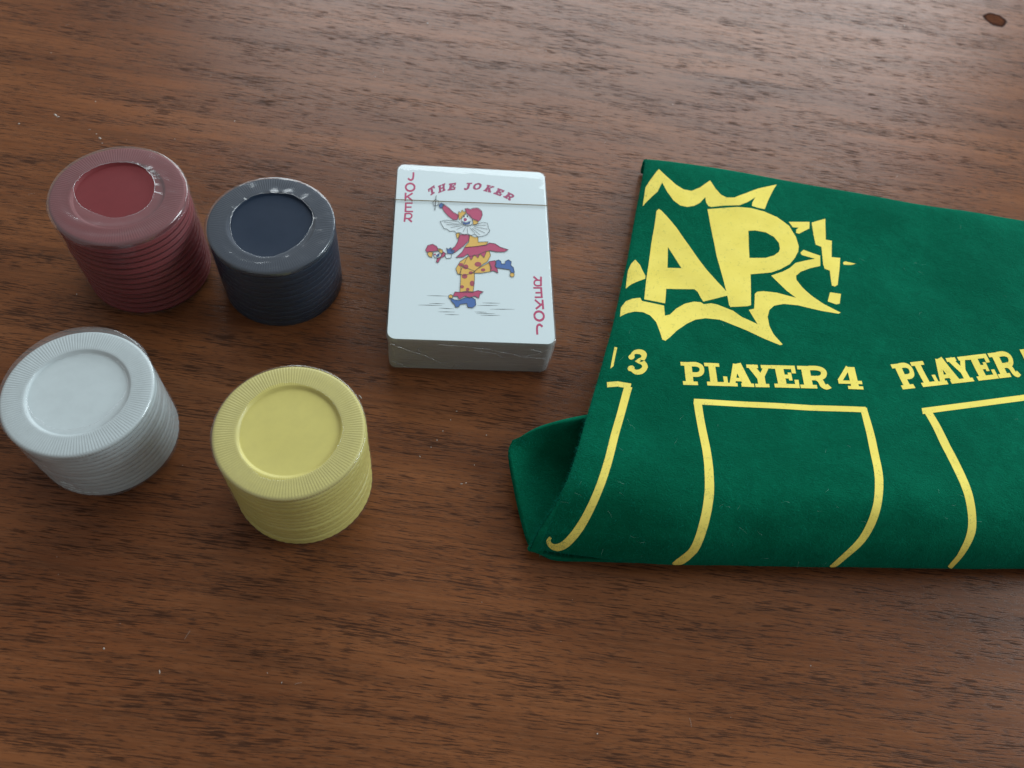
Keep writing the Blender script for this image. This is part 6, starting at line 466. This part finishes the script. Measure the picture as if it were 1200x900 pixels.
# ---------------------------------------------------------------- folded felt mat
def catmull(P, t):
    n = len(P); i = min(max(int(math.floor(t)), 0), n - 2); s = t - i
    b, c = P[i], P[i + 1]
    a = P[i - 1] if i > 0 else b * 2 - c
    d = P[i + 2] if i + 2 < n else c * 2 - b
    return (b * 2 + (c - a) * s + (a * 2 - b * 5 + c * 4 - d) * s * s + (b * 3 - a - c * 3 + d) * s ** 3) * 0.5
def as_net(raw): return [[Vector(q) / 1000 for q in row] for row in raw]
NETF, NETL = as_net(FELT_NET), as_net(FLAP_NET)
def soft_waves(p, k):
    w = noise.noise((p.x * 34 + 3.1, p.y * 34, k)) * 0.0016 + noise.noise((p.x * 95, p.y * 95, k + 5)) * 0.0005
    return p + Vector((w * 0.25, -w * 0.35, w * min(1.0, max(0.0, (p.z - 0.003) / 0.006))))
def surf(net, u, v): return soft_waves(catmull([catmull(row, u) for row in net], v), 0.5 if net is NETF else 2.5)
def surf_n(net, u, v, e=0.02):
    a = surf(net, u + e, v) - surf(net, u - e, v); b = surf(net, u, v + e) - surf(net, u, v - e)
    n = b.cross(a)
    return n.normalized() if n.length > 1e-12 else Vector((0, 0, 1))
def sheet(name, net, nu, nv, material, parent, thick):
    nr, nc = len(net), len(net[0]); V, F = [], []
    cols = [[(nc - 1) * i / (nu - 1), None] for i in range(nu)]
    for j in range(nv):
        v = (nr - 1) * j / (nv - 1); row = [catmull([net[r][c] for r in range(nr)], v) for c in range(nc)]
        V += [soft_waves(catmull(row, u), 0.5 if net is NETF else 2.5) for u, _ in cols]
    for j in range(nv - 1):
        for i in range(nu - 1):
            F.append((j * nu + i, (j + 1) * nu + i, (j + 1) * nu + i + 1, j * nu + i + 1))
    o = obj(name, mesh(name, V, F), material, parent)
    md = o.modifiers.new('thickness', 'SOLIDIFY'); md.thickness = thick; md.offset = -1
    return o
mat_root = thing('game_mat', 'folded green felt game mat printed in yellow, lying on the right of the table', 'game mat')
sheet('upper_layer', NETF, 180, 190, M['felt'], mat_root, 0.0007)
sheet('lower_layer', NETL, 60, 60, M['felt'], mat_root, 0.0015)

def felt_print(name, polys, parent):
    V, F = [], []; lift = 0.00004
    for loops in polys:
        ls = [[Vector((u, v, 0)) for u, v in l] for l in loops]
        flat = [q for l in ls for q in l]
        b2 = bmesh.new(); bv = [b2.verts.new(q) for q in flat]
        for tri in tessellate_polygon(ls):
            a = [flat[i] for i in tri]
            cr_ = (a[1] - a[0]).cross(a[2] - a[0]).z
            if abs(cr_) < 1e-9: continue
            try: b2.faces.new([bv[i] for i in (tri if cr_ > 0 else tri[::-1])])
            except ValueError: pass
        us = [q.x for q in flat]; vv = [q.y for q in flat]; st = 0.07
        for ax, lo, hi in ((0, min(us), max(us)), (1, min(vv), max(vv))):
            g = math.ceil(lo / st) * st
            while g < hi:
                co = Vector((g, 0, 0)) if ax == 0 else Vector((0, g, 0)); no = Vector((1, 0, 0)) if ax == 0 else Vector((0, 1, 0))
                bmesh.ops.bisect_plane(b2, geom=b2.verts[:] + b2.edges[:] + b2.faces[:], dist=1e-6, plane_co=co, plane_no=no); g += st
        base = len(V); b2.verts.index_update()
        for q in b2.verts:
            u, v = q.co.x, q.co.y
            V.append(surf(NETF, u, v) + surf_n(NETF, u, v) * lift)
        for f in b2.faces: F.append(tuple(base + q.index for q in reversed(f.verts)))
        b2.free(); lift += 0.000003
    return obj(name, mesh(name, V, F), M['print'], parent)
for name, polys in FELT_PRINT: felt_print(name, polys, mat_root)

# loose fibres standing off the felt
V, F = [], []; rf = random.Random(21)
def fibre(p, n, ln):
    d = Vector((rf.gauss(0, 1), rf.gauss(0, 1), rf.gauss(0, 1))); d = (d - n * d.dot(n)).normalized()
    s = n.cross(d).normalized() * 0.000020
    bend = n.cross(d) * rf.uniform(-0.5, 0.5) * ln; up = rf.uniform(0.08, 0.45)
    b = len(V)
    for t in (0, 0.5, 1):
        q = p + d * (ln * t) + bend * t * t + n * (0.00005 + ln * up * math.sin(t * 2.2))
        V.extend((q - s * (1.1 - t), q + s * (1.1 - t)))
    for i in (0, 2): F.append((b + i, b + i + 2, b + i + 3, b + i + 1))
for i in range(9800):
    if i < 7000: u, v = rf.uniform(1.2, 6.2), rf.uniform(0.8, 7.3)
    elif i < 9000: u, v = rf.uniform(1.2, 2.3), rf.uniform(0.8, 7.2)
    else: u, v = rf.uniform(2, 6.2), rf.uniform(6.0, 7.6)
    fibre(surf(NETF, u, v), surf_n(NETF, u, v), rf.uniform(0.0005, 0.0017))
for i in range(900):
    u = abs(rf.gauss(0, 0.8)); v = rf.uniform(0, 5)
    if u < 3.5: fibre(surf(NETL, u, v), surf_n(NETL, u, v), rf.uniform(0.0005, 0.0014))
lint_from = len(F)
for i in range(70):
    u, v = rf.uniform(1.8, 6.0), rf.uniform(1.0, 7.0); fibre(surf(NETF, u, v), surf_n(NETF, u, v), rf.uniform(0.0010, 0.0028))
fz = obj('felt_fuzz', mesh('felt_fuzz', V, F), M['fuzz'], mat_root); fz['kind'] = 'stuff'
fz.data.materials.append(M['lint'])
for q in fz.data.polygons:
    if q.index >= lint_from: q.material_index = 1

# ---------------------------------------------------------------- dust and crumbs on the table
V, F = [], []; rc = random.Random(4)
def crumb(x, y, r):
    b = len(V); n = 6; sx, a0 = rc.uniform(0.5, 1.5), rc.uniform(0, 3.14)
    for k in range(n):
        a = 2 * math.pi * k / n; q = r * rc.uniform(0.6, 1.1)
        px, py = q * sx * math.cos(a), q / sx * math.sin(a)
        V.append((x + px * math.cos(a0) - py * math.sin(a0), y + px * math.sin(a0) + py * math.cos(a0), 0.00003))
    V.append((x, y, 0.00006 + r * 0.5))
    for k in range(n): F.append((b + k, b + (k + 1) % n, b + n))
for x, y, r in CRUMBS: crumb(x / 1000, y / 1000, r * 0.00022)
for i in range(150): crumb(rc.uniform(-0.24, 0.26), rc.uniform(0.0, 0.42), rc.uniform(0.00006, 0.00016))
for i in range(46):
    x, y = rc.uniform(-0.22, 0.22), rc.uniform(0.01, 0.40); a = rc.uniform(0, 6.28); ln = rc.uniform(0.0010, 0.0035); cv = rc.uniform(-0.6, 0.6)
    b = len(V)
    for t in range(6):
        q = a + cv * t / 2; x += math.cos(q) * ln / 6; y += math.sin(q) * ln / 6
        nx, ny = -math.sin(q) * 0.000022, math.cos(q) * 0.000022; z = 0.00004 + 0.00012 * math.sin(t / 5 * math.pi)
        V += [(x - nx, y - ny, z), (x + nx, y + ny, z)]
    for t in range(5): F.append((b + 2 * t, b + 2 * t + 2, b + 2 * t + 3, b + 2 * t + 1))
dust = obj('table_dust', mesh('table_dust', V, F), M['crumb'], None, False)
dust['kind'] = 'stuff'; dust['label'] = 'pale dust specks and crumbs scattered on the wooden table'; dust['category'] = 'dust'
